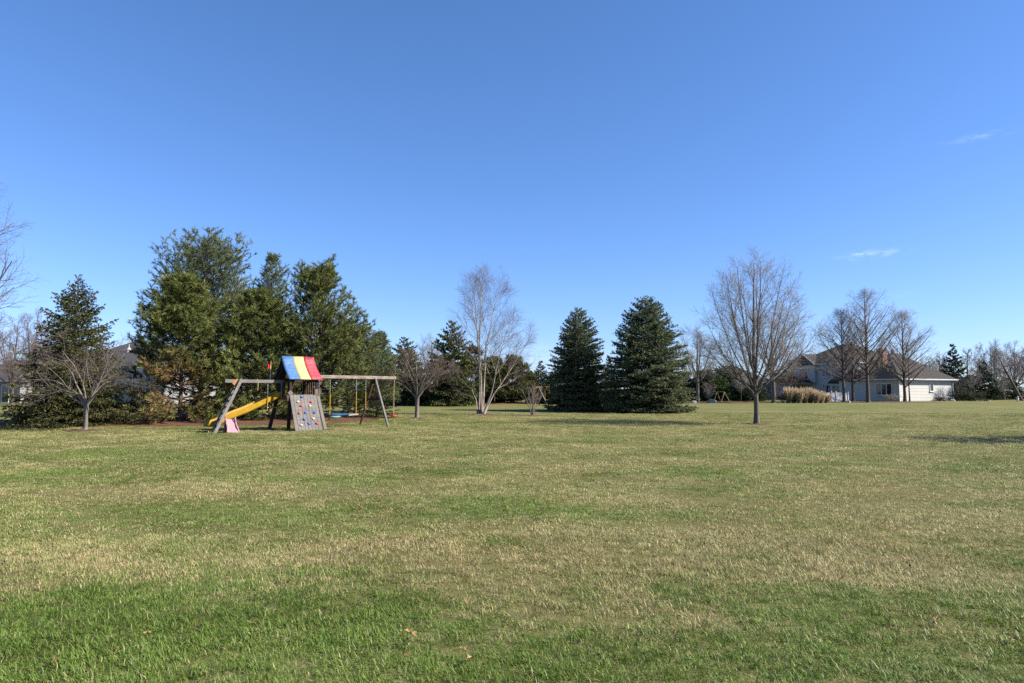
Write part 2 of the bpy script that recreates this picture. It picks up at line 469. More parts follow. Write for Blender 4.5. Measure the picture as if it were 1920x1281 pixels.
M['white_pine'] = foliage('blue_green_pine', (0.048, 0.068, 0.028), (0.135, 0.17, 0.070), (0.30, 0.33, 0.155), (0.25, 0.17, 0.08))
M['far_pine'] = foliage('olive_far_pine', (0.030, 0.040, 0.012), (0.085, 0.098, 0.026), (0.19, 0.19, 0.055), (0.15, 0.10, 0.045))
M['yew'] = foliage('bright_green_shrub', (0.022, 0.048, 0.010), (0.055, 0.100, 0.018), (0.115, 0.175, 0.035))
M['box'] = foliage('clipped_box', (0.025, 0.042, 0.012), (0.055, 0.080, 0.025), (0.095, 0.125, 0.04))
M['plume'] = foliage('golden_dry_grass', (0.29, 0.185, 0.09), (0.48, 0.345, 0.19), (0.66, 0.53, 0.37), trans=0.35)
M['leaf_brown'] = paint('dry_leaf', (0.30, 0.15, 0.06), 0.7, 0.25, 25)
M['leaf_tan'] = paint('tan_dry_leaf', (0.52, 0.33, 0.15), 0.7, 0.2, 25)
M['leaf_red'] = paint('red_dry_leaf', (0.30, 0.045, 0.02), 0.6, 0.2, 25)
M['leaf_dark'] = paint('dark_dry_leaf', (0.055, 0.04, 0.035), 0.7, 0.2, 25)

# ------------------------------------------------------------------ ground
def build_ground():
    ys = np.concatenate([np.arange(-40, 0, 4.0), np.arange(0, 60, 0.8), np.arange(60, 120, 3.0), np.geomspace(120, 2400, 26)])
    xs = np.concatenate([-np.geomspace(2400, 62, 24), np.arange(-60, 60.1, 1.2), np.geomspace(62, 2400, 24)])
    X, Y = np.meshgrid(xs, ys)
    V = np.stack([X, Y, gz(X, Y)], -1).reshape(-1, 3)
    nx, ny = len(xs), len(ys)
    i = (np.arange(ny - 1)[:, None] * nx + np.arange(nx - 1)[None]).ravel()
    F = np.stack([i, i + 1, i + 1 + nx, i + nx], 1)
    o = link('lawn', np_mesh('lawn', V, None, F, M['lawn'], True))
    tag(o, kind='structure')
build_ground()

def bed(name, cx, cy, rx, ry, mat, seed, rot=0.0, h=0.05, wob=0.2):
    """a low mound of mulch following the ground, with an uneven edge"""
    rng = np.random.default_rng(seed)
    n, k = 64, 9
    a = np.linspace(0, 2 * np.pi, n, endpoint=False)
    e = 1 + wob * (0.5 * np.sin(3 * a + rng.uniform(0, 6)) + 0.35 * np.sin(5 * a + rng.uniform(0, 6)) + 0.3 * np.sin(11 * a + rng.uniform(0, 6)) + 0.15 * rng.normal(size=n))
    V, F4, F3 = [], [], []
    rr = np.linspace(1, 0.0, k)[:-1]
    for q, r in enumerate(rr):
        x = np.cos(a) * rx * r * e; y = np.sin(a) * ry * r * e
        X = cx + x * math.cos(rot) - y * math.sin(rot); Y = cy + x * math.sin(rot) + y * math.cos(rot)
        lift = -0.03 if q == 0 else 0.006 + h * (1 - r ** 2) + rng.uniform(-0.4, 0.4, n) * h * 0.5
        V.append(np.stack([X, Y, gz(X, Y) + lift], -1))
    V = np.concatenate(V + [np.array([[cx, cy, G(cx, cy) + h]])])
    for q in range(k - 2):
        for j in range(n):
            F4.append((q * n + j, q * n + (j + 1) % n, (q + 1) * n + (j + 1) % n, (q + 1) * n + j))
    for j in range(n):
        F3.append(((k - 2) * n + j, (k - 2) * n + (j + 1) % n, len(V) - 1))
    BEDS.append((cx, cy, rx, ry, rot))
    o = link(name, np_mesh(name, V, F3, F4, mat, True))
    return tag(o, kind='structure')

# ------------------------------------------------------------------ lawn grass: tufts scattered by geometry nodes, one object
def tuft_mesh(name, seed, nb, R, L, W, flat):
    rng = np.random.default_rng(seed)
    r = R * np.sqrt(rng.uniform(0, 1, nb)); a = rng.uniform(0, 6.283, nb)
    base = np.stack([r * np.cos(a), r * np.sin(a), np.full(nb, -0.006)], -1)
    az = rng.normal(0, 1.3, nb)                       # blades lie roughly one way, turned as a tuft
    lay = rng.uniform(0, 1, nb) < flat
    tilt = np.where(lay, rng.uniform(0.95, 1.4, nb), np.clip(rng.normal(0.68, 0.34, nb), 0.08, 1.4))
    ln = L * rng.uniform(0.55, 1.25, nb) * np.where(lay, 0.9, 1.0)
    w = W * rng.uniform(0.45, 1.5, nb)
    hd = np.stack([np.cos(az), np.sin(az), np.zeros(nb)], -1)
    side = np.stack([-np.sin(az), np.cos(az), np.zeros(nb)], -1)
    d1 = hd * np.sin(tilt)[:, None] + np.array([0, 0, 1]) * np.cos(tilt)[:, None]
    t2 = np.minimum(tilt + rng.uniform(0.1, 0.9, nb), 1.75)
    d2 = hd * np.sin(t2)[:, None] + np.array([0, 0, 1]) * np.cos(t2)[:, None]
    m = base + d1 * (ln * 0.55)[:, None]
    tip = m + d2 * (ln * 0.45)[:, None]
    m[:, 2] = np.maximum(m[:, 2], 0.004); tip[:, 2] = np.maximum(tip[:, 2], 0.003)
    hw = side * (w / 2)[:, None]
    V = np.stack([base - hw, base + hw, m + hw * 0.85, m - hw * 0.85, tip], 1).reshape(-1, 3)
    i = np.arange(nb)[:, None] * 5
    F4 = i + np.array([[0, 1, 2, 3]]); F3 = i + np.array([[3, 2, 4]])
    blade = np.repeat(np.where(lay, rng.uniform(0.62, 1.15, nb), rng.uniform(0, 0.88, nb)), 5)
    tone = np.repeat(rng.uniform(0, 1, nb), 5)
    along = np.tile(np.array([0, 0, .5, .5, 1.]), nb)
    return np_mesh(name, V, F3, F4, M['blade'], False, dict(blade=blade, tone=tone, along=along))

def scatter(o, src):
    """instances the objects of a collection on the vertices of o (attributes pick, scl, rot)"""
    ng = bpy.data.node_groups.new('scatter_tufts', 'GeometryNodeTree')
    ng.interface.new_socket('Geometry', in_out='INPUT', socket_type='NodeSocketGeometry')
    ng.interface.new_socket('Geometry', in_out='OUTPUT', socket_type='NodeSocketGeometry')
    gi = ng.nodes.new('NodeGroupInput'); go = ng.nodes.new('NodeGroupOutput')
    ci = ng.nodes.new('GeometryNodeCollectionInfo'); ci.inputs['Collection'].default_value = src
    ci.inputs['Separate Children'].default_value = True; ci.inputs['Reset Children'].default_value = True
    ip = ng.nodes.new('GeometryNodeInstanceOnPoints'); ip.inputs['Pick Instance'].default_value = True
    def named(nm, ty):
        n = ng.nodes.new('GeometryNodeInputNamedAttribute'); n.data_type = ty; n.inputs['Name'].default_value = nm; return n.outputs['Attribute']
    ng.links.new(gi.outputs[0], ip.inputs['Points']); ng.links.new(ci.outputs[0], ip.inputs['Instance'])
    ng.links.new(named('pick', 'INT'), ip.inputs['Instance Index'])
    e2r = ng.nodes.new('FunctionNodeEulerToRotation')
    ng.links.new(named('rot', 'FLOAT_VECTOR'), e2r.inputs[0]); ng.links.new(e2r.outputs[0], ip.inputs['Rotation'])
    ng.links.new(named('scl', 'FLOAT'), ip.inputs['Scale'])
    ng.links.new(ip.outputs[0], go.inputs[0])
    md = o.modifiers.new('scatter', 'NODES'); md.node_group = ng
BEDS = []                     # cx, cy, rx, ry, rot: where no lawn grass grows
def build_grass():
    src = bpy.data.collections.new('grass_sources')
    specs = []
    for k in range(6): specs.append(tuft_mesh('grass_tuft', 100 + k, 84, 0.085, 0.051, 0.0033, 0.30))
    for k in range(5): specs.append(tuft_mesh('grass_tuft', 200 + k, 92, 0.15, 0.039, 0.0050, 0.36))
    for k in range(5): specs.append(tuft_mesh('grass_tuft', 300 + k, 125, 0.30, 0.030, 0.0090, 0.38))
    for i, me in enumerate(specs):
        src.objects.link(bpy.data.objects.new('tuft_%02d' % i, me))
    rng = np.random.default_rng(7)
    P, I, S = [], [], []
    def zone(y0, y1, dens, i0, i1, s0, s1, m=6.0):
        w = 0.80
        n0 = int(dens * 2 * (w * y1 + m) * (y1 - y0)); y = rng.uniform(y0, y1, n0); x = rng.uniform(-1, 1, n0) * (w * y1 + m)
        k = np.abs(x) < w * y + m; x, y = x[k], y[k]; n = len(x)
        P.append(np.stack([x, y, gz(x, y)], -1)); I.append(rng.integers(i0, i1, n))
        S.append(rng.uniform(s0, s1, n))
    zone(0.5, 8.0, 210, 0, 6, 0.6, 1.3)
    zone(7.2, 15.0, 85, 6, 11, 0.6, 1.3)
    zone(14.0, 45.0, 23, 11, 16, 0.65, 1.25)
    P = np.concatenate(P); I = np.concatenate(I); S = np.concatenate(S)
    keep = np.ones(len(P), bool)
    for (cx, cy, rx, ry, rot) in BEDS:
        dx, dy = P[:, 0] - cx, P[:, 1] - cy
        u = (dx * math.cos(rot) + dy * math.sin(rot)) / rx; v = (-dx * math.sin(rot) + dy * math.cos(rot)) / ry
        keep &= (u * u + v * v) > 0.92 * rng.uniform(0.8, 1.15, len(P))
    P, I, S = P[keep], I[keep], S[keep]
    # taller, lusher tussocks here and there
    lush = np.exp(-(((P[:, 0] + 2.6) / 2.3) ** 2 + ((P[:, 1] - 4.6) / 1.3) ** 2))
    S *= 1 + 0.18 * lush
    S *= 0.97 + 0.14 * np.sin(P[:, 0] * 2.1 + np.sin(P[:, 1] * 1.7) * 1.4) * np.sin(P[:, 1] * 2.3 + P[:, 0] * .7)
    me = bpy.data.meshes.new('lawn_grass')
    me.vertices.add(len(P)); me.vertices.foreach_set('co', P.astype(np.float32).ravel())
    a = me.attributes.new('pick', 'INT', 'POINT'); a.data.foreach_set('value', I.astype(np.int32))
    a = me.attributes.new('scl', 'FLOAT', 'POINT'); a.data.foreach_set('value', S.astype(np.float32))
    a = me.attributes.new('rot', 'FLOAT_VECTOR', 'POINT')
    rot = np.stack([rng.normal(0, 0.10, len(P)), rng.normal(0, 0.10, len(P)), 2.2 * np.sin(P[:, 0] * 0.9 + 1.7 * np.sin(P[:, 1] * 0.8)) + 1.6 * np.sin(P[:, 1] * 1.3 + P[:, 0] * 0.5) + rng.normal(0, 1.3, len(P))], -1)
    a.data.foreach_set('vector', rot.astype(np.float32).ravel())
    me.update()
    o = link('lawn_grass', me)
    tag(o, 'short patchy lawn grass, part green and part straw coloured', 'grass', kind='stuff')
    scatter(o, src)

# ------------------------------------------------------------------ branch engine (vectorised, level by level)
def unit(v):
    return v / np.maximum(np.linalg.norm(v, axis=-1, keepdims=True), 1e-9)
def grow(st, dr, ln, K, rng, noise=0.08, trop=0.0, trop2=None):
    """polylines: st, dr (N,3), ln (N,), K points; trop bends upward per step"""
    N = len(st); P = np.empty((N, K, 3)); P[:, 0] = st; d = unit(dr)
    step = (ln / (K - 1))[:, None]
    for k in range(1, K):
        P[:, k] = P[:, k - 1] + d * step
        d = d + rng.normal(0, noise, (N, 3))
        tr = trop if trop2 is None else trop + (trop2 - trop) * k / (K - 1)
        d[:, 2] += tr
        d = unit(d)
    return P
def frames(T):
    ref = np.where(np.abs(T[..., 2:3]) < 0.9, np.array([0, 0, 1.0]), np.array([1.0, 0, 0]))
    n1 = unit(np.cross(T, ref)); return n1, np.cross(T, n1)
def sample(P, idx, t):
    K = P.shape[1]; f = t * (K - 1); i = np.minimum(f.astype(int), K - 2); w = (f - i)[:, None]
    a = P[idx, i]; b = P[idx, i + 1]
    return a * (1 - w) + b * w, unit(b - a)
def spawn(P, n, t0, t1, rng, jitter=1.0):
    N = P.shape[0]
    n = np.broadcast_to(n, (N,))
    idx = np.repeat(np.arange(N), n)
    k = np.concatenate([np.arange(m) for m in n]) if N else np.zeros(0)
    t = t0 + (t1 - t0) * (k + rng.uniform(0.5 - 0.5 * jitter, 0.5 + 0.5 * jitter, len(k))) / n[idx]
    az = k * 2.39996 + rng.uniform(0, 6.283, N)[idx] + rng.normal(0, 0.35, len(k))
    return idx, np.clip(t, 0, 0.999), az
def side_dirs(T, az, ang):
    n1, n2 = frames(T)
    return T * np.cos(ang)[:, None] + (n1 * np.cos(az)[:, None] + n2 * np.sin(az)[:, None]) * np.sin(ang)[:, None]
def tubes(P, R, S):
    """P (N,K,3), R (N,K) -> verts, quads"""
    N, K = P.shape[:2]
    T = np.empty_like(P); T[:, 1:-1] = P[:, 2:] - P[:, :-2]; T[:, 0] = P[:, 1] - P[:, 0]; T[:, -1] = P[:, -1] - P[:, -2]
    T = unit(T)
    mt = unit(P[:, -1] - P[:, 0])
    ref = np.where(np.abs(mt[:, 2:3]) < 0.85, np.array([0, 0, 1.0]), np.array([1.0, 0, 0]))[:, None, :]
    n1 = unit(np.cross(T, ref)); n2 = np.cross(T, n1)
    a = np.arange(S) * 2 * np.pi / S
    V = P[:, :, None] + (n1[:, :, None] * np.cos(a)[:, None] + n2[:, :, None] * np.sin(a)[:, None]) * R[:, :, None, None]
    base = (np.arange(N) * K * S)[:, None, None] + (np.arange(K - 1) * S)[None, :, None]
    j = np.arange(S)[None, None]; j2 = (np.arange(S) + 1) % S; j2 = j2[None, None]
    F = np.stack([base + j, base + j2, base + S + j2, base + S + j], -1).reshape(-1, 4)
    return V.reshape(-1, 3), F
def cones(P, r):
    """straight pointed twigs from the first to the last point of every polyline"""
    a, t = P[:, 0], P[:, -1]
    n1, n2 = frames(unit(t - a)); N = len(P); r = np.broadcast_to(r, (N,))[:, None]
    V = np.stack([a + n1 * r, a + (n1 * -0.5 + n2 * 0.866) * r, a + (n1 * -0.5 - n2 * 0.866) * r, t], 1).reshape(-1, 3)
    i = np.arange(N)[:, None] * 4
    return V, None, np.concatenate([i + [[0, 1, 3]], i + [[1, 2, 3]], i + [[2, 0, 3]]])
def taper(r0, r1, K, pw=1.0):
    s = np.linspace(0, 1, K)[None] ** pw
    return np.asarray(r0)[:, None] * (1 - s) + np.asarray(r1)[:, None] * s
class Acc:
    def __init__(s): s.V = []; s.F4 = []; s.F3 = []; s.n = 0
    def add(s, V, F4=None, F3=None):
        if F4 is not None: s.F4.append(F4 + s.n)
        if F3 is not None: s.F3.append(F3 + s.n)
        s.V.append(V); s.n += len(V)
    def mesh(s, name, mat, smooth=True, attrs=None):
        return np_mesh(name, np.concatenate(s.V), np.concatenate(s.F3) if s.F3 else None, np.concatenate(s.F4) if s.F4 else None, mat, smooth, attrs)
def shrink_to(env, st, dr, ln, lo=0.12):
    """shorten branches so that their tips stay inside the crown outline env(z) -> radius"""
    for _ in range(7):
        tip = st + dr * ln[:, None]
        out = np.hypot(tip[:, 0] - env.cx(tip[:, 2]), tip[:, 1]) > env(tip[:, 2])
        ln = np.where(out, ln * 0.82, ln)
    return np.maximum(ln, lo)
class Env:
    def __init__(s, pts, lean=0.0):
        s.z = [p[0] for p in pts]; s.r = [p[1] for p in pts]; s.lean = lean
    def __call__(s, z): return np.interp(z, s.z, s.r, left=s.r[0], right=0.0)
    def cx(s, z): return s.lean * z

def bare_meshes(seed, stems, r0, levels, env, flare=1.5, name='bare'):
    """stems: (N,K,3) stem polylines; levels: list of dicts. returns trunk mesh arrays and crown mesh arrays"""
    rng = np.random.default_rng(seed)
    trunk, crown = Acc(), Acc()
    P = np.asarray(stems, float); N, K = P.shape[:2]
    R = taper(np.asarray(r0, float), np.asarray(r0, float) * 0.06 + 0.004, K, 0.9)
    R[:, 0] *= 1.08
    trunk.add(*tubes(P, R, 8))
    big = np.asarray(r0, float) > 0.045
    if big.any():                                      # root flare
        q = P[big]; T0 = unit(q[:, 1] - q[:, 0]); zz = np.array([0.02, 0.10, 0.17, 0.30, 0.55])
        rr0 = np.asarray(r0, float)[big]
        fp = q[:, :1] + T0[:, None] * zz[None, :, None]
        trunk.add(*tubes(fp, rr0[:, None] * np.array([2.0, 1.6, 1.28, 1.1, 0.97])[None] * (1 if flare > 1 else 0.6), 10))
    for li, L in enumerate(levels):
        n = L['n']
        idx, t, az = spawn(P, n, L.get('t0', 0.2), L.get('t1', 0.98), rng)
        p, T = sample(P, idx, t)
        ang = np.radians(L['a0'] + (L.get('a1', L['a0']) - L['a0']) * t) * rng.uniform(0.75, 1.25, len(t))
        d = side_dirs(T, az, ang)
        if L.get('flat'):
            d[:, 2] *= L['flat']; d = unit(d)
        plen = np.linalg.norm(np.diff(P, axis=1), axis=2).sum(1)
        ln = plen[idx] * (L['l0'] + (L.get('l1', L['l0']) - L['l0']) * t) * rng.uniform(0.7, 1.25, len(t))
        ln = np.clip(ln, L.get('min', 0.1), L.get('max', 99))
        kk = L.get('K', 4)
        fit = L.get('fit')
        if fit:
            ln = np.full(len(t), fit * plen.max())
        lim = rng.uniform(0.84, 1.04, len(t)) if fit else rng.uniform(0.92, 1.06, len(t))
        state = rng.integers(1 << 30)
        for it in range(18 if fit else 6):
            C = grow(p, d, ln, kk, np.random.default_rng(state), L.get('noise', 0.09), L.get('trop', 0.0), L.get('trop2'))
            tip = C[:, -1]
            out = np.hypot(tip[:, 0] - env.cx(tip[:, 2]), tip[:, 1]) > env(tip[:, 2] / (lim if fit else 1.04)) * lim
            out &= ln > L.get('min', 0.1)
            if not out.any(): break
            ln = np.where(out, np.maximum(ln * 0.87, L.get('min', 0.1)), ln)
        pr = R[idx, np.minimum((t * (R.shape[1] - 1)).astype(int), R.shape[1] - 1)]
        rr = np.minimum(pr * L.get('rr', 0.62), ln * L.get('rl', 0.02) + 0.002)
        rr = np.maximum(rr, L.get('rmin', 0.003))
        CR = taper(rr, np.maximum(rr * 0.28, L.get('rtip', 0.002)), kk)
        tgt = trunk if L.get('limb') else crown
        if li == len(levels) - 1: tgt.add(*cones(C, rr))
        else: tgt.add(*tubes(C, CR, L.get('S', 3)))
        P, R = C, CR
    return trunk, crown
def bare_tree(name, label, loc, seed, stems, r0, levels, env, bark_m, twig_m, rz=0.0, group=None, flare=1.5, cat='tree'):
    tr, cr = bare_meshes(seed, stems, r0, levels, env, flare)
    o = thing(name, label, cat, loc, rz, group)
    link('trunk', tr.mesh('trunk', bark_m), o)
    link('crown', cr.mesh('crown', twig_m), o)
    return o
def leader(H, K, rng, wob=0.012, lean=(0, 0)):
    z = np.linspace(-0.12, H, K)
    s = z / H
    off = np.cumsum(rng.normal(0, wob * H / K * 3, (K, 2)), axis=0); off -= off[0]; off *= 0.6
    return np.stack([off[:, 0] + lean[0] * s, off[:, 1] + lean[1] * s, z], -1)

# ------------------------------------------------------------------ conifers
def needles(p, ax, n, L, W, spread, rng, back=0.0):
    """n thin triangles around every point p (M,3) with shoot axis ax (M,3)"""
    Mn = len(p)
    p = np.repeat(p, n, 0); a = np.repeat(ax, n, 0)
    az = rng.uniform(0, 6.283, Mn * n)
    ang = np.radians(rng.uniform(spread[0], spread[1], Mn * n))
    d = side_dirs(a, az, ang)
    L_ = L * rng.uniform(0.65, 1.25, Mn * n)
    p = p - a * (back * rng.uniform(0, 1, Mn * n))[:, None]
    s = unit(np.cross(d, rng.normal(size=d.shape))) * (W * 0.5 * rng.uniform(0.7, 1.3, Mn * n))[:, None]
    tip = p + d * L_[:, None]
    V = np.stack([p - s, p + s, tip], 1).reshape(-1, 3)
    F = np.arange(Mn * n * 3).reshape(-1, 3)
    return V, F
class Crown:
    def __init__(s): s.A = Acc(); s.t = []; s.d = []
    def add(s, V, F, tint, dead=None):
        s.A.add(V, None, F); s.t.append(tint); s.d.append(np.zeros(len(tint)) if dead is None else dead)
    def mesh(s, mat, name='crown'):
        return s.A.mesh(name, mat, False, dict(tint=np.concatenate(s.t), dead=np.concatenate(s.d)))
def along(P, per_m, rng, t0=0.15):
    ln = np.linalg.norm(np.diff(P, axis=1), axis=2).sum(1)
    n = np.maximum(1, (ln * per_m).astype(int))
    idx = np.repeat(np.arange(len(P)), n)
    t = t0 + (1 - t0) * rng.uniform(0, 1, len(idx))
    p, T = sample(P, idx, np.minimum(t, 0.999))
    return p, T, idx, t

def spruce_meshes(seed, H, prof, n1=230, n2=13, per_m=13, nn=4, nl=0.075, nw=0.03, z0=0.12, droop=-12, top=38, hang=0.0, lens=(0.82, 1.12), dead_fn=None, tw=0.30):
    """prof: list of (height fraction, radius m)"""
    rng = np.random.default_rng(seed)
    wood_, cr = Acc(), Crown()
    K = 10
    st = leader(H, K, rng, 0.004)[None]
    wood_.add(*tubes(st, taper(np.array([H * 0.017]), np.array([0.012]), K), 7))
    zf = [p[0] for p in prof]; rf = [p[1] for p in prof]
    # branches in whorls, more of them where the cone is wide
    nwh = int(H / 0.23)
    zs, azs = [], []
    zw = np.linspace(z0, H - 0.15, nwh)
    wgt = np.interp(zw / H, zf, rf) + 0.25
    cnt = np.maximum(3, np.round(n1 * wgt / wgt.sum())).astype(int)
    for z, c in zip(zw, cnt):
        a0 = rng.uniform(0, 6.283)
        azs.append(a0 + np.arange(c) * 6.283 / c + rng.normal(0, 0.16, c)); zs.append(z + rng.normal(0, 0.07, c))
    zs = np.clip(np.concatenate(zs), z0 * 0.7, H - 0.05); azs = np.concatenate(azs); N = len(zs)
    f = zs / H
    lob = 1 + 0.06 * np.sin(3 * azs + f * 9 + seed) + 0.05 * np.sin(7 * azs - f * 23)
    ln = np.interp(f, zf, rf) * rng.uniform(lens[0], lens[1], N) * lob
    ln = np.maximum(ln, 0.16)
    el = np.radians(droop + (top - droop) * f ** 1.5 + rng.normal(0, 5, N))
    d = np.stack([np.cos(azs) * np.cos(el), np.sin(azs) * np.cos(el), np.sin(el)], -1)
    p0, _ = sample(st, np.zeros(N, int), np.clip(f, 0, 0.999))
    P = grow(p0, d, ln, 6, rng, 0.03, -0.03 if droop < 0 else 0.0, 0.10)
    P[:, :, 2] = np.maximum(P[:, :, 2], 0.10 + rng.uniform(0, 0.12, N)[:, None])
    wood_.add(*tubes(P, taper(np.clip(ln * 0.011, .006, .04), np.full(N, 0.004), 6), 3))
    # side shoots, mostly in the plane of the branch
    m = np.maximum(3, (n2 * ln / max(rf)).astype(int) + 3)
    idx, t, az = spawn(P, m, 0.22, 0.99, rng)
    p, T = sample(P, idx, t)
    sgn = np.where(np.arange(len(t)) % 2 == 0, 1.0, -1.0)
    hz = unit(np.cross(T, np.array([0, 0, 1.0])))
    a = np.radians(rng.uniform(35, 62, len(t)))
    d2 = T * np.cos(a)[:, None] + hz * (sgn * np.sin(a))[:, None]
    d2[:, 2] += rng.normal(-hang, 0.14, len(t))
    l2 = ln[idx] * tw * (1.15 - 0.75 * t) * rng.uniform(0.7, 1.25, len(t)) + 0.07
    Q = grow(p, unit(d2), l2, 4, rng, 0.05, -hang * 0.35)
    Q[:, :, 2] = np.maximum(Q[:, :, 2], 0.06)
    wood_.add(*cones(Q, 0.006))
    tone1 = rng.normal(0, 0.13, N)
    for (PP, pm, own) in ((P, per_m * 0.8, np.arange(N)), (Q, per_m, idx)):
        q, TT, ii, tt = along(PP, pm, rng, 0.12)
        V, F = needles(q, TT, nn, nl, nw, (18, 72), rng)
        # young outer shoots are paler than the old needles behind them
        tint = np.clip(0.22 + 0.42 * tt + tone1[own][ii] + rng.normal(0, 0.16, len(q)), 0, 1)
        dead = dead_fn(q, rng) if dead_fn else np.zeros(len(q))
        cr.add(V, F, np.repeat(tint, nn * 3), np.repeat(dead, nn * 3))
    return wood_, cr

def pine_meshes(seed, H, prof, n1=85, n2=9, n3=3, nn=15, nl=0.15, nw=0.016, z0=0.6, el0=5, el1=50, cluster=1.0, lens=(0.6, 1.15), dead_fn=None, leaders=0, inner=0.25, up=0.05):
    rng = np.random.default_rng(seed)
    wood_, cr = Acc(), Crown()
    K = 10
    st = [leader(H, K, rng, 0.008)]
    for k in range(leaders):
        a = rng.uniform(0, 6.283); l = leader(H * rng.uniform(0.86, 0.97), K, rng, 0.008)
        w = np.clip((l[:, 2] / H - 0.35) / 0.6, 0, 1)
        l[:, 0] += math.cos(a) * 0.55 * w * H * 0.13; l[:, 1] += math.sin(a) * 0.4 * w * H * 0.13
        st.append(l)
    st = np.stack(st)
    wood_.add(*tubes(st, taper(np.full(len(st), H * 0.0155), np.full(len(st), 0.012), K), 7))
    zf = [p[0] for p in prof]; rf = [p[1] for p in prof]
    zs = z0 + (H - 0.1 - z0) * np.sort(rng.uniform(0, 1, n1)) ** 0.92
    azs = np.arange(n1) * 2.39996 + rng.normal(0, 0.3, n1)
    f = zs / H
    ln = np.maximum(np.interp(f, zf, rf) * rng.uniform(lens[0], lens[1], n1), 0.3)
    el = np.radians(el0 + (el1 - el0) * f + rng.normal(0, 7, n1))
    d = np.stack([np.cos(azs) * np.cos(el), np.sin(azs) * np.cos(el), np.sin(el)], -1)
    which = rng.integers(0, len(st), n1)
    zmax = st[which, -1, 2]
    p0, _ = sample(st, which, np.clip(zs / zmax, 0, 0.985))
    P = grow(p0, d, ln, 6, rng, 0.05, 0.0, 2.2 * up)
    P[:, :, 2] = np.maximum(P[:, :, 2], 0.22)
    wood_.add(*tubes(P, taper(np.clip(ln * 0.016, .01, .05), np.full(n1, 0.006), 6), 4))
    m = np.maximum(3, (n2 * ln / max(rf)).astype(int) + 2)
    idx, t, az = spawn(P, m, inner, 0.98, rng)
    p, T = sample(P, idx, t)
    dd = side_dirs(T, az, np.radians(rng.uniform(30, 62, len(t)))); dd[:, 2] = dd[:, 2] * 0.6 + 0.16; dd = unit(dd)
    l2 = ln[idx] * 0.34 * (1.2 - 0.7 * t) * rng.uniform(0.6, 1.3, len(t)) + 0.16
    Q = grow(p, dd, l2, 4, rng, 0.07, up * 1.6)
    wood_.add(*tubes(Q[:, [0, 2, 3]], taper(np.full(len(Q), 0.010), np.full(len(Q), 0.004), 3), 3))
    idx3, t3, az3 = spawn(Q, n3, 0.3, 0.98, rng)
    p, T = sample(Q, idx3, t3)
    dd = side_dirs(T, az3, np.radians(rng.uniform(28, 60, len(t3)))); dd[:, 2] = dd[:, 2] * 0.7 + 0.22; dd = unit(dd)
    l3 = rng.uniform(0.13, 0.32, len(t3)) * cluster
    W3 = grow(p, dd, l3, 3, rng, 0.06, up * 2)
    wood_.add(*cones(W3, 0.006))
    tone1 = rng.normal(0, 0.12, n1)
    ends = [(P[:, -1], unit(P[:, -1] - P[:, -2]), np.arange(n1)), (Q[:, -1], unit(Q[:, -1] - Q[:, -2]), idx),
            (W3[:, -1], unit(W3[:, -1] - W3[:, -2]), idx[idx3]), (W3[:, 1], unit(W3[:, 2] - W3[:, 1]), idx[idx3]), (Q[:, 2], unit(Q[:, 3] - Q[:, 2]), idx)]
    ends.append((st[:, -1], np.tile([[0, 0, 1.0]], (len(st), 1)), np.zeros(len(st), int)))
    for (q, TT, own) in ends:
        q = q.copy(); q[:, 2] = np.maximum(q[:, 2], 0.2)
        V, F = needles(q, TT, nn, nl, nw, (12, 75), rng, back=0.16 * cluster)
        tint = np.clip(0.48 + tone1[own] + rng.normal(0, 0.2, len(q)), 0, 1)
        dead = dead_fn(q, rng) if dead_fn else np.zeros(len(q))
        cr.add(V, F, np.clip(np.repeat(tint, nn * 3) + np.repeat(rng.normal(0, 0.10, len(q) * nn), 3), 0, 1), np.repeat(dead, nn * 3))
    return wood_, cr
def conifer(name, label, loc, mesh, bark_m, leaf_m, rz=0.0, group=None, cat='tree'):
    w, c = mesh
    o = thing(name, label, cat, loc, rz, group)
    link('trunk', w.mesh('trunk', bark_m), o)
    link('crown', c.mesh(leaf_m), o)
    return o

# ------------------------------------------------------------------ mulch beds
def bed_px(name, px, d, rx, ry, mat, seed, **kw):
    x, y, z = at(px, d); return bed(name, x, y, rx, ry, mat, seed, **kw)
bed('mulch_bed', -17.0, 37.2, 11.0, 5.9, M['mulch_red'], 1, rot=0.20, h=0.12, wob=0.12)
bed_px('mulch_bed', 162, 29.0, 0.95, 0.6, M['mulch'], 2)
bed_px('mulch_bed', 1418, 34.0, 0.75, 0.5, M['mulch'], 3)
bed_px('mulch_bed', 902, 43.3, 1.0, 0.8, M['mulch'], 4)
bed_px('mulch_bed', 782, 39.0, 0.6, 0.45, M['mulch'], 5)
bed_px('mulch_bed', 998, 41.5, 0.9, 0.6, M['mulch'], 6)
bed('mulch_bed', -4.5, 74.0, 13.5, 4.2, M['mulch_red'], 7, h=0.1)
bed('mulch_bed', 25.5, 81.0, 6.5, 3.6, M['mulch_red'], 8, h=0.12)
bed('mulch_bed', 42.5, 82.0, 10.5, 3.4, M['mulch'], 9, h=0.08)
bed('mulch_bed', 7.3, 58.5, 2.6, 1.6, M['mulch'], 11)

build_grass()

# ------------------------------------------------------------------ bare trees
rngT = np.random.default_rng(5)
def H_of(py, d, px=960):
    x, y, z = at(px, d); return zpx(py, d) - z

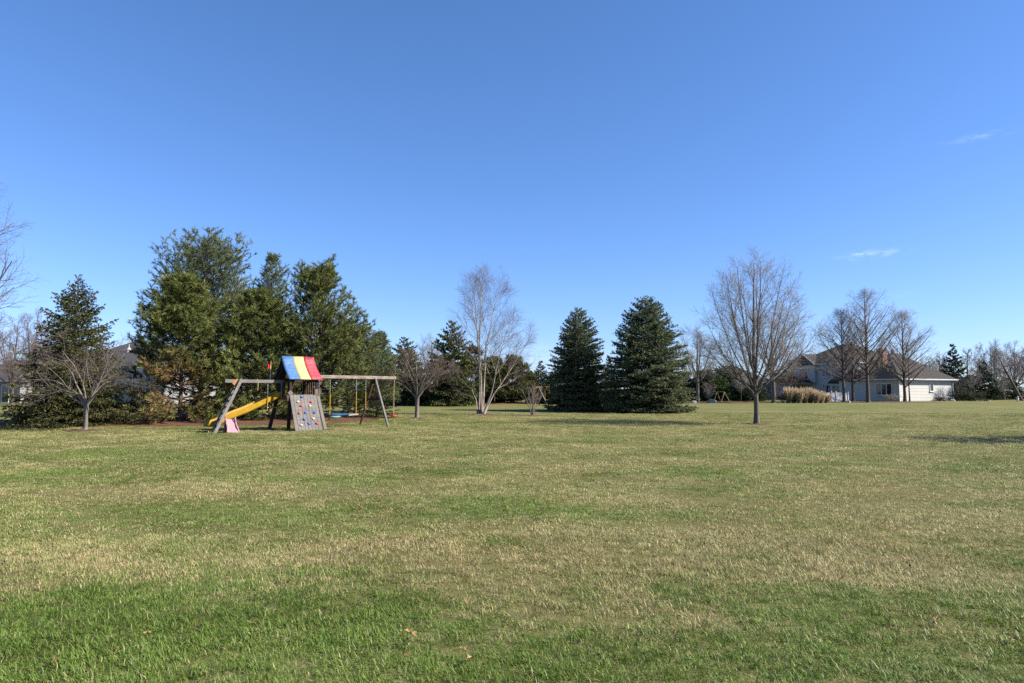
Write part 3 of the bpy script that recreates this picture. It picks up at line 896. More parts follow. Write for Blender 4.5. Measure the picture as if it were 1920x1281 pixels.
# shade maple
d = 34.0; H = H_of(463, d, 1418)
def vase_stems(H, fork, n, env, seed, K=13, top=0.92, low=0.42):
    """stems that leave one trunk at different heights and curve up to the crown's outline"""
    rng = np.random.default_rng(seed); S = []
    for k in range(n):
        f = (k + 0.5) / n
        zt = H * (top - (top - low) * f ** 1.1) * rng.uniform(0.97, 1.02)
        a = k * 2.39996 + rng.uniform(-.3, .3)
        r = (float(env(zt)) * rng.uniform(0.72, 0.92) if k else 0.1)
        zf = fork * (1 + rng.uniform(0, 1.0) * (1 - f) + rng.uniform(0, .25))
        t = np.linspace(0, 1, K); z = np.where(t < .25, zf * t / .25, zf + (zt - zf) * (t - .25) / .75); z[0] = -0.12
        u = np.clip((z - zf) / (zt - zf), 0, 1)
        rad = r * (1.35 * u - 0.35 * u ** 2) ** 0.9
        p = np.stack([np.cos(a) * rad, np.sin(a) * rad, z], -1)
        p[:, :2] += np.cumsum(rng.normal(0, 0.022 * H / 9, (K, 2)), 0) * (t > .25)[:, None]
        S.append(p)
    return np.stack(S)
def vase_lv(n1=9, n2=7, n3=5, n4=3, rm=1.0):
    return [dict(n=n1, t0=0.34, t1=0.98, a0=36, a1=26, l0=0.36, l1=0.13, trop=0.05, noise=0.04, K=6, S=4, rl=0.009, rr=0.5, limb=True, min=0.4),
            dict(n=n2, t0=0.14, a0=32, l0=0.52, l1=0.30, trop=0.045, noise=0.04, K=5, S=3, rl=0.0075, rmin=0.006 * rm, min=0.4),
            dict(n=n3, t0=0.18, a0=32, l0=0.55, l1=0.38, trop=0.04, noise=0.05, K=3, S=3, rl=0.006, rmin=0.0042 * rm, min=0.32),
            dict(n=n4, t0=0.25, a0=32, l0=0.55, l1=0.45, trop=0.03, noise=0.05, K=3, S=3, rmin=0.0030 * rm, min=0.26, rtip=0.0018 * rm)]
maple_env = Env([(0, 0.3), (0.10 * H, 1.0), (0.20 * H, 2.2), (0.36 * H, 3.1), (0.52 * H, 3.2), (0.66 * H, 2.75), (0.80 * H, 2.0), (0.91 * H, 1.05), (0.98 * H, 0.4), (H * 1.01, 0.0)])
stem = vase_stems(H, 1.25, 21, maple_env, 3, top=0.945)
maple_lv = vase_lv(8, 6, 5, 3, 1.05)
MR = [0.135] + [0.085] * 4 + [0.06] * 16
bare_tree('maple_tree', 'tall bare maple with an egg-shaped crown standing alone on the lawn', at(1418, d), 11, stem, MR, maple_lv, maple_env, M['bark_grey'], M['twig_grey'])

# river birch clump
d = 43.3; H = H_of(503, d, 902)
def stem_to(px_list, d, px0, K=9):
    """stem polyline through (px, py, extra depth) marks, relative to the tree's base"""
    bx, by, bz = at(px0, d)
    pts = []
    for (px, py, dy) in px_list:
        k, s = ray(px, py); pts.append((k * (d + dy) - bx, dy, CAMZ + s * (d + dy) - bz))
    pts = np.array(pts); t = np.linspace(0, 1, len(pts)); tt = np.linspace(0, 1, K)
    return np.stack([np.interp(tt, t, pts[:, i]) for i in range(3)], -1)
bs = [stem_to([(898, 780, 0.1), (900, 720, 0.2), (897, 650, 0.2), (892, 585, 0.3), (886, 527, 0.5)], d, 902),
      stem_to([(903, 780, 0), (902, 720, -0.2), (899, 650, -0.4), (901, 580, -0.3), (905, 537, -0.2)], d, 902),
      stem_to([(905, 780, 0), (908, 715, 0.3), (912, 650, 0.5), (926, 580, 0.8), (938, 552, 0.9)], d, 902),
      stem_to([(906, 779, -0.1), (922, 735, -0.4), (930, 695, -0.7), (942, 650, -0.8), (957, 600, -0.7)], d, 902),
      stem_to([(907, 779, 0), (925, 740, 0.3), (950, 705, 0.7), (968, 675, 0.9), (996, 630, 0.8)], d, 902),
      stem_to([(895, 779, 0.1), (893, 750, 0.5), (884, 730, 0.7), (872, 718, 0.8), (858, 705, 0.9)], d, 902)]
bs = np.stack(bs) + np.random.default_rng(2).normal(0, 0.03, (6, 9, 3)) * np.linspace(0, 1, 9)[None, :, None]
birch_lv = [dict(n=np.array([14, 14, 14, 12, 10, 4]), t0=0.30, t1=0.97, a0=46, a1=24, l0=0.54, l1=0.18, trop=0.05, noise=0.04, K=6, S=4, rl=0.008, rr=0.42, limb=True, min=0.7),
            dict(n=8, t0=0.18, a0=32, l0=0.5, l1=0.3, trop=0.03, noise=0.05, K=5, S=3, rl=0.006, rmin=0.0042, min=0.5),
            dict(n=6, t0=0.2, a0=34, l0=0.55, l1=0.4, trop=0.02, noise=0.06, K=3, S=3, rmin=0.003, min=0.4),
            dict(n=3, t0=0.25, a0=34, l0=0.6, l1=0.5, trop=0.0, noise=0.05, K=3, S=3, rmin=0.0022, min=0.32, rtip=0.0015)]
birch_env = Env([(0, 1.0), (1.5, 2.4), (3.0, 3.2), (4.6, 2.9), (6.0, 2.35), (7.5, 1.9), (8.3, 1.3), (8.9, 0.6), (9.2, 0.05)], 0.06)
bare_tree('river_birch', 'bare multi-stemmed birch with pale peeling trunks fanning out of one base', at(902, d), 21, bs, [0.085, 0.07, 0.06, 0.06, 0.05, 0.035], birch_lv, birch_env, M['bark_birch'], M['twig_purple'], flare=1.35)

# crab apples: short trunk, wide arching limbs
def crab(name, label, px, d, seed, trunk_h, limbs, spread, H, bark_m, twig_m, r0=0.09, n=(6, 8, 7, 5)):
    rng = np.random.default_rng(seed)
    stems = []
    for (ax, ay, az) in limbs:                # limb tips relative to the base
        K = 10
        t = np.linspace(0, 1, K)
        tip = np.array([ax, ay, az]); base = np.array([0, 0, -0.1]); fork = np.array([0.03 * ax, 0.03 * ay, trunk_h])
        p = np.where((t < 0.35)[:, None], base + (fork - base) * (t / 0.35)[:, None],
                     fork + (tip - fork) * (((t - 0.35) / 0.65)[:, None]))
        arch = np.sin(np.clip((t - 0.35) / 0.65, 0, 1) * np.pi)
        p[:, 2] += arch * 0.16 * np.hypot(ax, ay)
        p += np.cumsum(rng.normal(0, 0.035, (K, 3)), 0) * (t > 0.35)[:, None]
        stems.append(p)
    lv = [dict(n=n[0], t0=0.42, t1=0.98, a0=48, a1=40, l0=0.42, l1=0.22, trop=0.07, noise=0.12, K=6, S=4, rl=0.012, rr=0.55, limb=True),
          dict(n=n[1], t0=0.15, a0=46, l0=0.52, l1=0.3, trop=0.05, noise=0.14, K=5, S=3, rl=0.010, rmin=0.006),
          dict(n=n[2], t0=0.15, a0=48, l0=0.5, l1=0.3, trop=0.04, noise=0.14, K=3, S=3, rmin=0.0042, min=0.16),
          dict(n=n[3], t0=0.2, a0=46, l0=0.5, l1=0.4, trop=0.03, noise=0.12, K=3, S=3, rmin=0.0032, min=0.12, rtip=0.002)]
    env = Env([(0, spread * 0.5), (trunk_h, spread * 0.8), (H * 0.5, spread), (H * 0.75, spread * 0.8), (H * 0.95, spread * 0.4), (H * 1.05, 0.0)])
    return bare_tree(name, label, at(px, d), seed, np.stack(stems), [r0] * len(stems), lv, env, bark_m, twig_m)
crab('crabapple_tree', 'wide low bare tree with crooked arching limbs before the dark left spruce', 162, 29.0, 31, 1.15,
     [(-2.5, -0.3, 2.1), (-1.5, 0.8, 3.0), (0.5, 1.0, 3.6), (1.5, 0.3, 3.2), (2.2, -0.5, 2.2), (-0.6, -0.9, 3.3), (-2.7, 0.3, 1.45), (1.3, -1.2, 2.6)], 3.0, 4.2, M['bark_light'], M['twig_purple'], 0.066, (5, 6, 4, 4))
crab('crabapple_tree', 'bare bushy tree with a short pale trunk right of the play set', 782, 39.0, 32, 1.25,
     [(-2.3, 0.2, 2.2), (-1.2, 0.7, 3.6), (0.0, 0.6, 3.9), (1.0, -0.3, 3.4), (2.2, 0.2, 2.5), (-0.8, -0.7, 3.3), (1.8, 0.8, 2.9), (0.7, -1.0, 2.6)], 2.7, 4.2, M['bark_light'], M['twig_brown'], 0.095, (6, 8, 6, 4))

# small multi-stemmed shrub tree
def shrub_tree(name, label, px, d, seed, H, spread, ns, bark_m, twig_m, r0=0.03, cat='shrub', nn=(7, 6, 5), fork=0.0):
    rng = np.random.default_rng(seed)
    stems = []
    for k in range(ns):
        a = k * 6.283 / ns + rng.uniform(-.4, .4); q = rng.uniform(0.35, 1.0)
        t = np.linspace(0, 1, 8); r = spread * 0.75 * q
        p = np.stack([np.cos(a) * r * t ** 1.3, np.sin(a) * r * t ** 1.3, -0.08 + H * (0.98 - 0.25 * q) * t], -1)
        p[:, :2] *= np.clip((t - fork) / (1 - fork), 0, 1)[:, None] if fork else 1
        p += np.cumsum(rng.normal(0, 0.012 * H / 2, (8, 3)), 0) * (t > 0.1)[:, None]
        stems.append(p)
    lv = [dict(n=nn[0], t0=0.25, t1=0.98, a0=42, a1=30, l0=0.45, l1=0.2, trop=0.06, noise=0.09, K=5, S=3, rl=0.010, rr=0.6, limb=True),
          dict(n=nn[1], t0=0.2, a0=40, l0=0.5, l1=0.3, trop=0.04, noise=0.1, K=3, S=3, rmin=0.0045, min=0.12),
          dict(n=nn[2], t0=0.2, a0=40, l0=0.5, l1=0.4, trop=0.03, noise=0.1, K=3, S=3, rmin=0.0036, min=0.1, rtip=0.002)]
    env = Env([(0, spread * 0.4), (H * 0.3, spread * 0.8), (H * 0.6, spread), (H * 0.9, spread * 0.6), (H * 1.05, 0.0)])
    return bare_tree(name, label, at(px, d), seed, np.stack(stems), [r0] * ns, lv, env, bark_m, twig_m, cat=cat)
shrub_tree('shrub', 'small bare multi-stemmed shrub between the birch and the spruces', 998, 41.5, 41, H_of(712, 41.5, 998), 1.3, 7, M['bark_light'], M['twig_tan'], 0.032, nn=(5, 5, 4))

# pin oaks in front of the large house
def oak_lv(n1=46, n2=8, n3=5, n4=3):
    return [dict(n=n1, t0=0.17, t1=0.93, a0=60, a1=32, l0=1, fit=0.6, trop=0.045, noise=0.05, K=6, S=4, rl=0.016, rr=0.5, limb=True, min=0.5),
            dict(n=n2, t0=0.25, a0=38, l0=0.46, l1=0.28, trop=0.03, noise=0.07, K=5, S=3, rl=0.011, rmin=0.012, min=0.5),
            dict(n=n3, t0=0.15, a0=40, l0=0.52, l1=0.34, trop=0.03, noise=0.08, K=3, S=3, rmin=0.0065, min=0.4),
            dict(n=n4, t0=0.2, a0=38, l0=0.55, l1=0.45, trop=0.02, noise=0.08, K=3, S=3, rmin=0.0048, min=0.35, rtip=0.003)]
def oak(name, label, px, d, top, rad, seed, r0, low=0.17, bark_m=None, twig_m=None, lv=None, shape=None, lean=(0, 0), group=None):
    H = H_of(top, d, px)
    st = leader(H, 12, np.random.default_rng(seed), 0.008, lean)[None]
    L = lv or oak_lv(); L[0]['t0'] = low
    shape = shape or [(0, 0.3), (low * 0.75, 0.7), (0.3, 0.95), (0.5, 1.0), (0.7, 0.88), (0.84, 0.64), (0.94, 0.38), (1.02, 0.02)]
    env = Env([(a * H, b * rad) for a, b in shape])
    return bare_tree(name, label, at(px, d), seed, st, [r0], L, env, bark_m or M['bark_dark'], twig_m or M['twig_grey'], group=group)
oak('oak_tree', 'bare oak with wide lower limbs right behind the end of the white fence', 1583, 80, 580, 4.7, 51, 0.20, 0.22)
oak('oak_tree', 'tallest bare oak, its straight trunk left of the brick chimney', 1628, 79, 541, 4.8, 52, 0.23, 0.2)
oak('oak_tree', 'bare oak in front of the sunlit cream wall of the large house', 1697, 82, 583, 4.2, 53, 0.20, 0.16)
oak('oak_tree', 'thin dark bare tree close against the sunlit cream house wall', 1706, 85, 640, 2.2, 54, 0.10, 0.25, lv=oak_lv(24, 6, 5, 3))
round_shape = [(0, 0.2), (0.15, 0.7), (0.35, 1.0), (0.6, 1.0), (0.8, 0.8), (0.93, 0.5), (1.01, 0.1)]
up_lv = lambda n1=26, n2=8, n3=6, n4=3: [dict(n=n1, t0=0.2, t1=0.88, a0=52, a1=34, l0=1, fit=0.8, trop=0.035, noise=0.045, K=6, S=4, rl=0.012, rr=0.55, limb=True, min=0.6),
            dict(n=n2, t0=0.15, a0=32, l0=0.5, l1=0.25, trop=0.05, noise=0.06, K=5, S=3, rl=0.011, rmin=0.011, min=0.5),
            dict(n=n3, t0=0.2, a0=34, l0=0.5, l1=0.34, trop=0.04, noise=0.07, K=3, S=3, rmin=0.0085, min=0.4),
            dict(n=n4, t0=0.2, a0=34, l0=0.55, l1=0.45, trop=0.03, noise=0.07, K=3, S=3, rmin=0.0065, min=0.35, rtip=0.004)]
def vase_tree(name, label, px, d, top, rad, seed, r0, fork, bark_m=None, twig_m=None, n=11, lv=None, group=None):
    H = H_of(top, d, px)
    env = Env([(a * H, b * rad) for a, b in [(0, 0.15), (0.15, 0.5), (0.3, 0.85), (0.5, 1.0), (0.68, 0.93), (0.82, 0.7), (0.93, 0.42), (1.02, 0.0)]])
    st = vase_stems(H, fork, n, env, seed)
    return bare_tree(name, label, at(px, d), seed, st, [r0] + [r0 * 0.62] * (n - 1), lv or vase_lv(7, 6, 5, 3, 1.8), env, bark_m or M['bark_dark'], twig_m or M['twig_grey'], group=group)
vase_tree('shade_tree', 'forked dark bare tree between the two left oaks, close to the house', 1600, 86, 640, 3.3, 55, 0.2, 2.0)
vase_tree('shade_tree', 'bare tree with a thick trunk beside the tall golden grasses', 1451, 76, 575, 3.8, 56, 0.25, 2.0, M['bark_grey'])
vase_tree('shade_tree', 'round-crowned bare tree standing just right of the large dark spruce', 1309, 78, 611, 2.7, 57, 0.19, 2.0, M['bark_light'], M['twig_tan'])

# the big tree whose limbs reach in at the left edge, and the trees beyond the right edge that shade the lawn
d = 27.0
H = 11.3
st = leader(H, 12, np.random.default_rng(9), 0.008)[None]
bare_tree('shade_tree', 'large bare tree reaching sweeping branches into the left edge', (-23.6, d, G(-23.6, d)), 58, st, [0.24],
          [dict(n=34, t0=0.15, t1=0.93, a0=60, a1=26, l0=1, fit=0.8, trop=0.05, noise=0.04, K=7, S=5, rl=0.011, rr=0.5, limb=True, min=0.6),
           dict(n=9, t0=0.2, a0=36, l0=0.5, l1=0.25, trop=0.05, noise=0.07, K=5, S=3, rl=0.009, rmin=0.0065),
           dict(n=8, t0=0.15, a0=38, l0=0.5, l1=0.35, trop=0.02, noise=0.08, K=4, S=3, rmin=0.0042, min=0.3),
           dict(n=4, t0=0.15, a0=38, l0=0.55, l1=0.45, trop=0.02, noise=0.08, K=3, S=3, rmin=0.003, min=0.25, rtip=0.002)],
          Env([(0, 1.0), (2.0, 3.2), (4.0, 4.6), (6.5, 4.5), (8.5, 3.8), (10.3, 2.2), (11.4, 0.5)]), M['bark_grey'], M['twig_purple'])


# ------------------------------------------------------------------ conifers
# the two large spruces
d = 47.0; H = H_of(560, d, 1215)
tired = lambda lim, amt: (lambda q, rng: np.clip(rng.uniform(-0.6, 1.0, len(q)), 0, 1) * amt * np.clip((lim - q[:, 2]) / lim, 0, 1))
conifer('spruce_tree', 'larger and darker of the two big spruces on the open lawn', at(1215, d),
        spruce_meshes(61, H, [(0, 2.65), (0.06, 2.95), (0.2, 3.0), (0.4, 2.75), (0.6, 2.25), (0.78, 1.6), (0.9, 1.0), (0.97, 0.5), (1.0, 0.25)], n1=480, n2=22, per_m=10.0, lens=(0.9, 1.06), nn=4, nl=0.12, nw=0.056, tw=0.30, top=42, dead_fn=tired(3.0, 0.6)), M['bark_dark'], M['spruce'], 0.4)
d = 50.0; H = H_of(582, d, 1085)
conifer('spruce_tree', 'slightly smaller blue-green spruce left of the larger one', at(1085, d),
        spruce_meshes(62, H, [(0, 2.25), (0.08, 2.45), (0.22, 2.42), (0.42, 2.1), (0.62, 1.7), (0.8, 1.2), (0.92, 0.74), (1.0, 0.3)], n1=450, n2=20, per_m=10.0, lens=(0.88, 1.06), nn=4, nl=0.12, nw=0.056, tw=0.30, top=42, dead_fn=tired(4.0, 0.95)), M['bark_dark'], M['spruce'], 1.3)
# left olive spruce with drooping boughs
d = 32.5; H = H_of(517, d, 135)
conifer('spruce_tree', 'dark olive spruce with sparse pointed top at the left behind the crooked bare tree', at(135, d),
        spruce_meshes(63, H, [(0, 2.3), (0.08, 2.55), (0.22, 2.2), (0.4, 1.9), (0.6, 1.55), (0.75, 1.2), (0.85, 0.75), (0.93, 0.3), (1.0, 0.1)], n1=430, n2=15, per_m=12, nn=4, nl=0.095, nw=0.05, droop=-4, top=48, hang=0.25, lens=(0.7, 1.15), dead_fn=tired(5.0, 0.5)), M['bark_dark'], M['norway'], 0.2)
conifer('spruce_tree', 'evergreen beyond the right edge that casts the broad shadow on the lawn', (27.9, 21.6, G(27.9, 21.6)),
        spruce_meshes(59, 9.6, [(0, 2.0), (0.2, 3.2), (0.5, 3.5), (0.75, 3.1), (0.92, 1.9), (1.0, 0.5)], n1=150, n2=8, per_m=6, nn=3, nl=0.18, nw=0.10), M['bark_dark'], M['norway'])
# the pine group behind the play set
brown = lambda cx, cz, r: (lambda q, rng: np.clip(1.35 - np.hypot((q[:, 0] - cx) / r, (q[:, 2] - cz) / (r * 1.1)) + rng.normal(0, 0.35, len(q)), 0, 1))
d = 35.0; H = H_of(527, d, 335)
conifer('pine_tree', 'broad green pine with browned lower boughs, front left of the pine group', at(338, d),
        pine_meshes(64, H, [(0, 2.0), (0.15, 2.8), (0.4, 2.75), (0.6, 2.2), (0.8, 1.4), (0.93, 0.75), (1.0, 0.35)], n1=135, n2=11, n3=3, nn=13, nl=0.21, nw=0.030, el0=-2, el1=58, z0=0.25, dead_fn=brown(0.25, 1.7, 1.35)), M['bark_dark'], M['pine'])
d = 40.5; H = H_of(460, d, 388)
conifer('pine_tree', 'tallest blue-green pine rising behind the left of the pine group', at(375, d),
        pine_meshes(65, H, [(0, 2.6), (0.25, 3.6), (0.5, 3.6), (0.68, 3.2), (0.82, 2.3), (0.92, 1.6), (1.0, 0.7)], n1=150, n2=11, n3=3, nn=11, nl=0.16, nw=0.023, el0=8, el1=56, z0=0.8, leaders=2, up=0.11, lens=(0.5, 1.25)), M['bark_dark'], M['white_pine'])
d = 37.0; H = H_of(560, d, 482)
conifer('pine_tree', 'dense green pine directly behind the striped canopy and slide', at(480, d),
        pine_meshes(66, H, [(0, 2.2), (0.2, 2.9), (0.45, 2.8), (0.65, 2.2), (0.85, 1.35), (1.0, 0.45)], n1=135, n2=11, n3=3, nn=13, nl=0.20, nw=0.029, el0=-2, el1=58, z0=0.25), M['bark_dark'], M['pine'])
d = 44.0; H = H_of(487, d, 505)
conifer('pine_tree', 'slender blue-green pine with a narrow spire in the middle of the pine group', at(503, d),
        pine_meshes(67, H, [(0, 1.9), (0.3, 2.6), (0.55, 2.3), (0.75, 1.6), (0.9, 0.85), (1.0, 0.3)], n1=100, n2=9, n3=3, nn=11, nl=0.145, nw=0.021, el0=12, el1=54, z0=1.0, up=0.11, lens=(0.5, 1.25)), M['bark_dark'], M['white_pine'])
d = 38.5; H = H_of(518, d, 598)
conifer('pine_tree', 'tall loose pine with several leaders at the right of the pine group', at(598, d),
        pine_meshes(68, H, [(0, 2.2), (0.2, 2.9), (0.42, 2.8), (0.62, 2.4), (0.8, 1.95), (0.92, 1.35), (1.0, 0.55)], n1=130, n2=10, n3=3, nn=12, nl=0.185, nw=0.027, el0=0, el1=62, z0=0.3, leaders=3, up=0.12, lens=(0.5, 1.25)), M['bark_dark'], M['pine'])
d = 41.0; H = H_of(628, d, 655)
conifer('pine_tree', 'lower sprawling pine above the right end of the swing beam', at(652, d),
        pine_meshes(69, H, [(0, 2.1), (0.3, 2.7), (0.6, 2.3), (0.85, 1.5), (1.0, 0.7)], n1=110, n2=11, n3=3, nn=11, nl=0.165, nw=0.024, el0=5, el1=45, z0=0.4), M['bark_dark'], M['white_pine'])
d = 48.0; H = H_of(628, d, 708)
conifer('pine_tree', 'slim pale-green pine with a bare leader behind the swing set end', at(708, d),
        pine_meshes(70, H, [(0, 1.6), (0.3, 1.7), (0.6, 1.2), (0.85, 0.6), (1.0, 0.1)], n1=85, n2=10, n3=3, nn=11, nl=0.165, nw=0.024, el0=8, el1=50, z0=0.5), M['bark_dark'], M['white_pine'])
d = 39.5; H = H_of(690, d, 715)
conifer('evergreen_shrub', 'dark low evergreen behind the right A-frame legs', at(706, d),
        spruce_meshes(71, H, [(0, 0.9), (0.2, 1.3), (0.5, 1.2), (0.8, 0.7), (1.0, 0.2)], n1=80, n2=10, per_m=13, nn=4, nl=0.07, nw=0.024, droop=0, top=45, dead_fn=tired(1.5, 0.8)), M['bark_dark'], M['norway'], cat='shrub')

# evergreens across the back
far_src = {}
def far_spruce(px, d, top_px, rad, seed, label, mat='spruce_dark', prof=None, name='spruce_tree', n1=150, cat='tree', nl=0.16, nw=0.085, **kw):
    H = H_of(top_px, d, px)
    prof = prof or [(0, 0.9), (0.08, 1.0), (0.3, 0.86), (0.55, 0.58), (0.8, 0.27), (1.0, 0.05)]
    key = (mat, name, len(prof), prof[1])
    if key in far_src and cat == far_src[key][3]:      # alike evergreens share their meshes, each at its own size and turn
        src, H0, r0, _ = far_src[key]
        o = copy_tree(src); o['label'] = label
        o.location = at(px, d); o.rotation_euler = (0, 0, seed * 1.3); o.scale = (rad / r0, rad / r0, H / H0)
        return o
    o = conifer(name, label, at(px, d), spruce_meshes(seed, H, [(a, b * rad) for a, b in prof], n1=n1, n2=10, per_m=6, nn=4, nl=nl * 1.12, nw=nw * 1.3, **kw), M['bark_dark'], M[mat], cat=cat)
    far_src[key] = (o, H, rad, cat)
    return o
fat = [(0, 0.9), (0.1, 1.0), (0.4, 0.95), (0.65, 0.7), (0.85, 0.4), (1.0, 0.12)]
far_spruce(757, 66, 636, 2.5, 81, 'dark spruce behind the bushy bare tree right of the play set', 'norway', n1=220, prof=fat)
far_spruce(846, 63, 606, 2.6, 82, 'tall dark olive spruce left of the birch', 'norway', n1=250, prof=fat)
pn = [(0, 0.5), (0.2, 0.9), (0.5, 1.0), (0.75, 0.75), (0.92, 0.4), (1.0, 0.15)]
for k, (px, d, top, rad, lab) in enumerate([(886, 70, 655, 1.8, 'dark pine close behind the birch stems'), (927, 72, 678, 1.9, 'dark rounded pine right behind the birch'),
                                        (962, 73, 676, 1.9, 'dark pine between the birch and the small shrub'), (988, 75, 705, 1.5, 'low pine left of the far swing beam')]):
    H = H_of(top, d, px)
    conifer('pine_tree', lab, at(px, d), pine_meshes(90 + k, H, [(a, b * rad) for a, b in pn], n1=60, n2=7, n3=3, nn=8, nl=0.26, nw=0.065, z0=0.5, el0=8, el1=50), M['bark_dark'], M['far_pine'])
far_spruce(1014, 76, 678, 1.9, 83, 'dark pointed spruce behind the far swing set', 'spruce_dark')
for k, (px, d, top, rad, lab) in enumerate([(735, 72, 690, 2.2, 'dark evergreen behind the rope of the disc swing'), (775, 74, 700, 2.0, 'dark evergreen low behind the bushy bare tree'),
        (905, 76, 712, 2.2, 'low dark evergreen behind the birch trunks'), (945, 77, 715, 2.2, 'low dark evergreen right of the birch trunks'), (1038, 72, 700, 2.0, 'dark evergreen half hidden by the left big spruce'),
        (1282, 86, 700, 2.4, 'dark evergreen beside the right edge of the larger spruce'), (1415, 92, 715, 2.0, 'dark evergreen right behind the maple trunk'),
        (1768, 99, 700, 2.2, 'dark evergreen behind the corner of the cream wing'), (1822, 101, 705, 2.4, 'dark evergreen behind the right clipped bush'), (1890, 100, 712, 2.6, 'low dark evergreen behind the crooked pale bush')]):
    far_spruce(px, d, top, rad, 170 + k, lab, 'spruce_dark' if k > 3 else 'norway', fat, n1=120)
far_spruce(1142, 74, 668, 1.4, 98, 'dark spruce seen in the gap between the two big spruces', 'spruce_dark', n1=190)
far_spruce(1791, 96, 647, 2.6, 84, 'dark spruce right of the cream wing of the large house', 'spruce_dark', n1=190)
far_spruce(1848, 98, 680, 2.8, 85, 'lower dark spruce behind the thin pale sapling', 'spruce_dark', n1=190)
bushy = [(0, 0.85), (0.15, 1.0), (0.45, 1.0), (0.75, 0.75), (0.93, 0.4), (1.0, 0.15)]
for k, (px, d, top, rad, lab, mt) in enumerate([(832, 66, 724, 1.5, 'bright green shrub left of the birch base', 'yew'), (864, 65, 722, 1.5, 'bright green shrub close behind the left birch stem', 'yew'),
        (802, 67, 733, 1.2, 'dull green shrub behind the pale trunk of the bushy bare tree', 'norway'),
        (1348, 83, 716, 1.7, 'green evergreen shrub behind the yellow A-frame', 'yew'), (1388, 85, 722, 1.7, 'dark evergreen shrub behind the maple trunk', 'spruce_dark'), (1322, 84, 705, 1.9, 'dark evergreen behind the two boulders', 'spruce_dark'),
        (1365, 90, 700, 2.2, 'dark evergreen between the maple and the grey-roofed house', 'norway')]):
    far_spruce(px, d, top, rad, 110 + k, lab, mt, bushy, 'evergreen_shrub', 110, 'shrub', 0.15, 0.085, droop=5, top=60)
for k, (px, d, top, rad, lab) in enumerate([(1800, 90, 743.5, 1.5, 'left of two low clipped bushes right of the house'), (1829, 89, 742.5, 1.85, 'right, wider one of two low clipped bushes right of the house')]):
    far_spruce(px, d, top, rad, 120 + k, lab, 'box', [(0, 0.85), (0.5, 1.0), (0.85, 0.95), (1.0, 0.75)], 'clipped_bush', 60, 'shrub', 0.08, 0.05, droop=0, top=30, z0=0.08)

# ------------------------------------------------------------------ background bare trees
bg = [(62, 62, 572, 3.2, 'bare tree behind the left spruce', 'twig_purple'), (22, 68, 580, 3.6, 'bare tree behind the far left branches', 'twig_purple'), (100, 70, 590, 3.0, 'bare tree crown showing beside the left spruce top', 'twig_brown'),
      (806, 70, 630, 2.0, 'slim upright bare tree between the two dark spruces', 'twig_grey'),
      (1500, 108, 648, 3.6, 'reddish-brown bare tree at the left end of the large house', 'twig_brown'), (1475, 100, 668, 3.2, 'bare tree behind the golden grasses', 'twig_brown'),
      (1740, 104, 668, 3.2, 'brown bare tree behind the roof of the cream wing', 'twig_brown'),
      (1868, 104, 632, 4.0, 'tall purplish bare tree left of the right edge', 'twig_purple'), (1905, 108, 634, 4.2, 'tall bare tree at the right edge behind the leaning trunk', 'twig_purple'),
      (1955, 106, 628, 4.2, 'bare tree just past the right edge', 'twig_purple')]
bg_src = {}
for k, (px, d, top, rad, lab, tw) in enumerate(bg):
    key = tw
    if key not in bg_src:
        bg_src[key] = (vase_tree('bare_tree', lab, px, d, top, rad, 130 + k, 0.15, 1.3, twig_m=M[tw], n=9, lv=vase_lv(8, 6, 4, 3, 2.3), group='bare trees in the background'), H_of(top, d, px), rad)
        continue
    src, H0, r0 = bg_src[key]
    o = copy_tree(src); o['label'] = lab
    o.location = at(px, d); o.rotation_euler = (0, 0, 1.7 * k); o.scale = (rad / r0, rad / r0, H_of(top, d, px) / H0)
# leaning tree at the right edge, bare bush, sapling
oak('bare_tree', 'bare tree with a dark trunk leaning left at the right edge', 1916, 90, 655, 4.4, 150, 0.24, 0.3, lv=up_lv(18, 7, 5, 3), shape=round_shape, lean=(-3.2, 0))
shrub_tree('bare_bush', 'grey bare bush in front of the dark spruce right of the house', 1797, 93, 152, 3.2, 2.1, 9, M['bark_grey'], M['twig_grey'], 0.05, nn=(7, 6, 5))
shrub_tree('bare_bush', 'pale crooked-stemmed bare bush near the right edge', 1884, 95, 153, 3.6, 2.2, 6, M['bark_light'], M['twig_grey'], 0.06, nn=(7, 6, 5), fork=0.25)
oak('sapling', 'thin pale sapling between the two clipped bushes and the dark spruce', 1829, 92, 700, 1.1, 154, 0.05, 0.35, lv=up_lv(14, 5, 4, 3), bark_m=M['bark_light'], shape=round_shape)
shrub_tree('bare_bush', 'brown bare bush under the triple window of the house', 1668, 84.5, 155, 1.0, 1.5, 12, M['bark_light'], M['twig_tan'], 0.015, nn=(8, 7, 6))
shrub_tree('bare_bush', 'low brown bush at the foot of the cream wall', 1764, 90.5, 156, 0.55, 1.5, 14, M['twig_brown'], M['twig_brown'], 0.012, nn=(8, 7, 6))
shrub_tree('bare_bush', 'dark brown bush left of the golden grasses', 1468, 76.5, 157, 1.15, 1.1, 14, M['twig_brown'], M['twig_brown'], 0.015, nn=(8, 7, 6))
shrub_tree('bare_bush', 'bare thin-stemmed bush behind the boulders', 1330, 80.5, 158, 2.6, 1.5, 7, M['bark_grey'], M['twig_grey'], 0.03)
oak('sapling', 'slim sapling behind the left limbs of the maple', 1390, 80, 715, 1.1, 159, 0.045, 0.4, lv=up_lv(12, 5, 4, 3), bark_m=M['bark_light'], shape=round_shape)

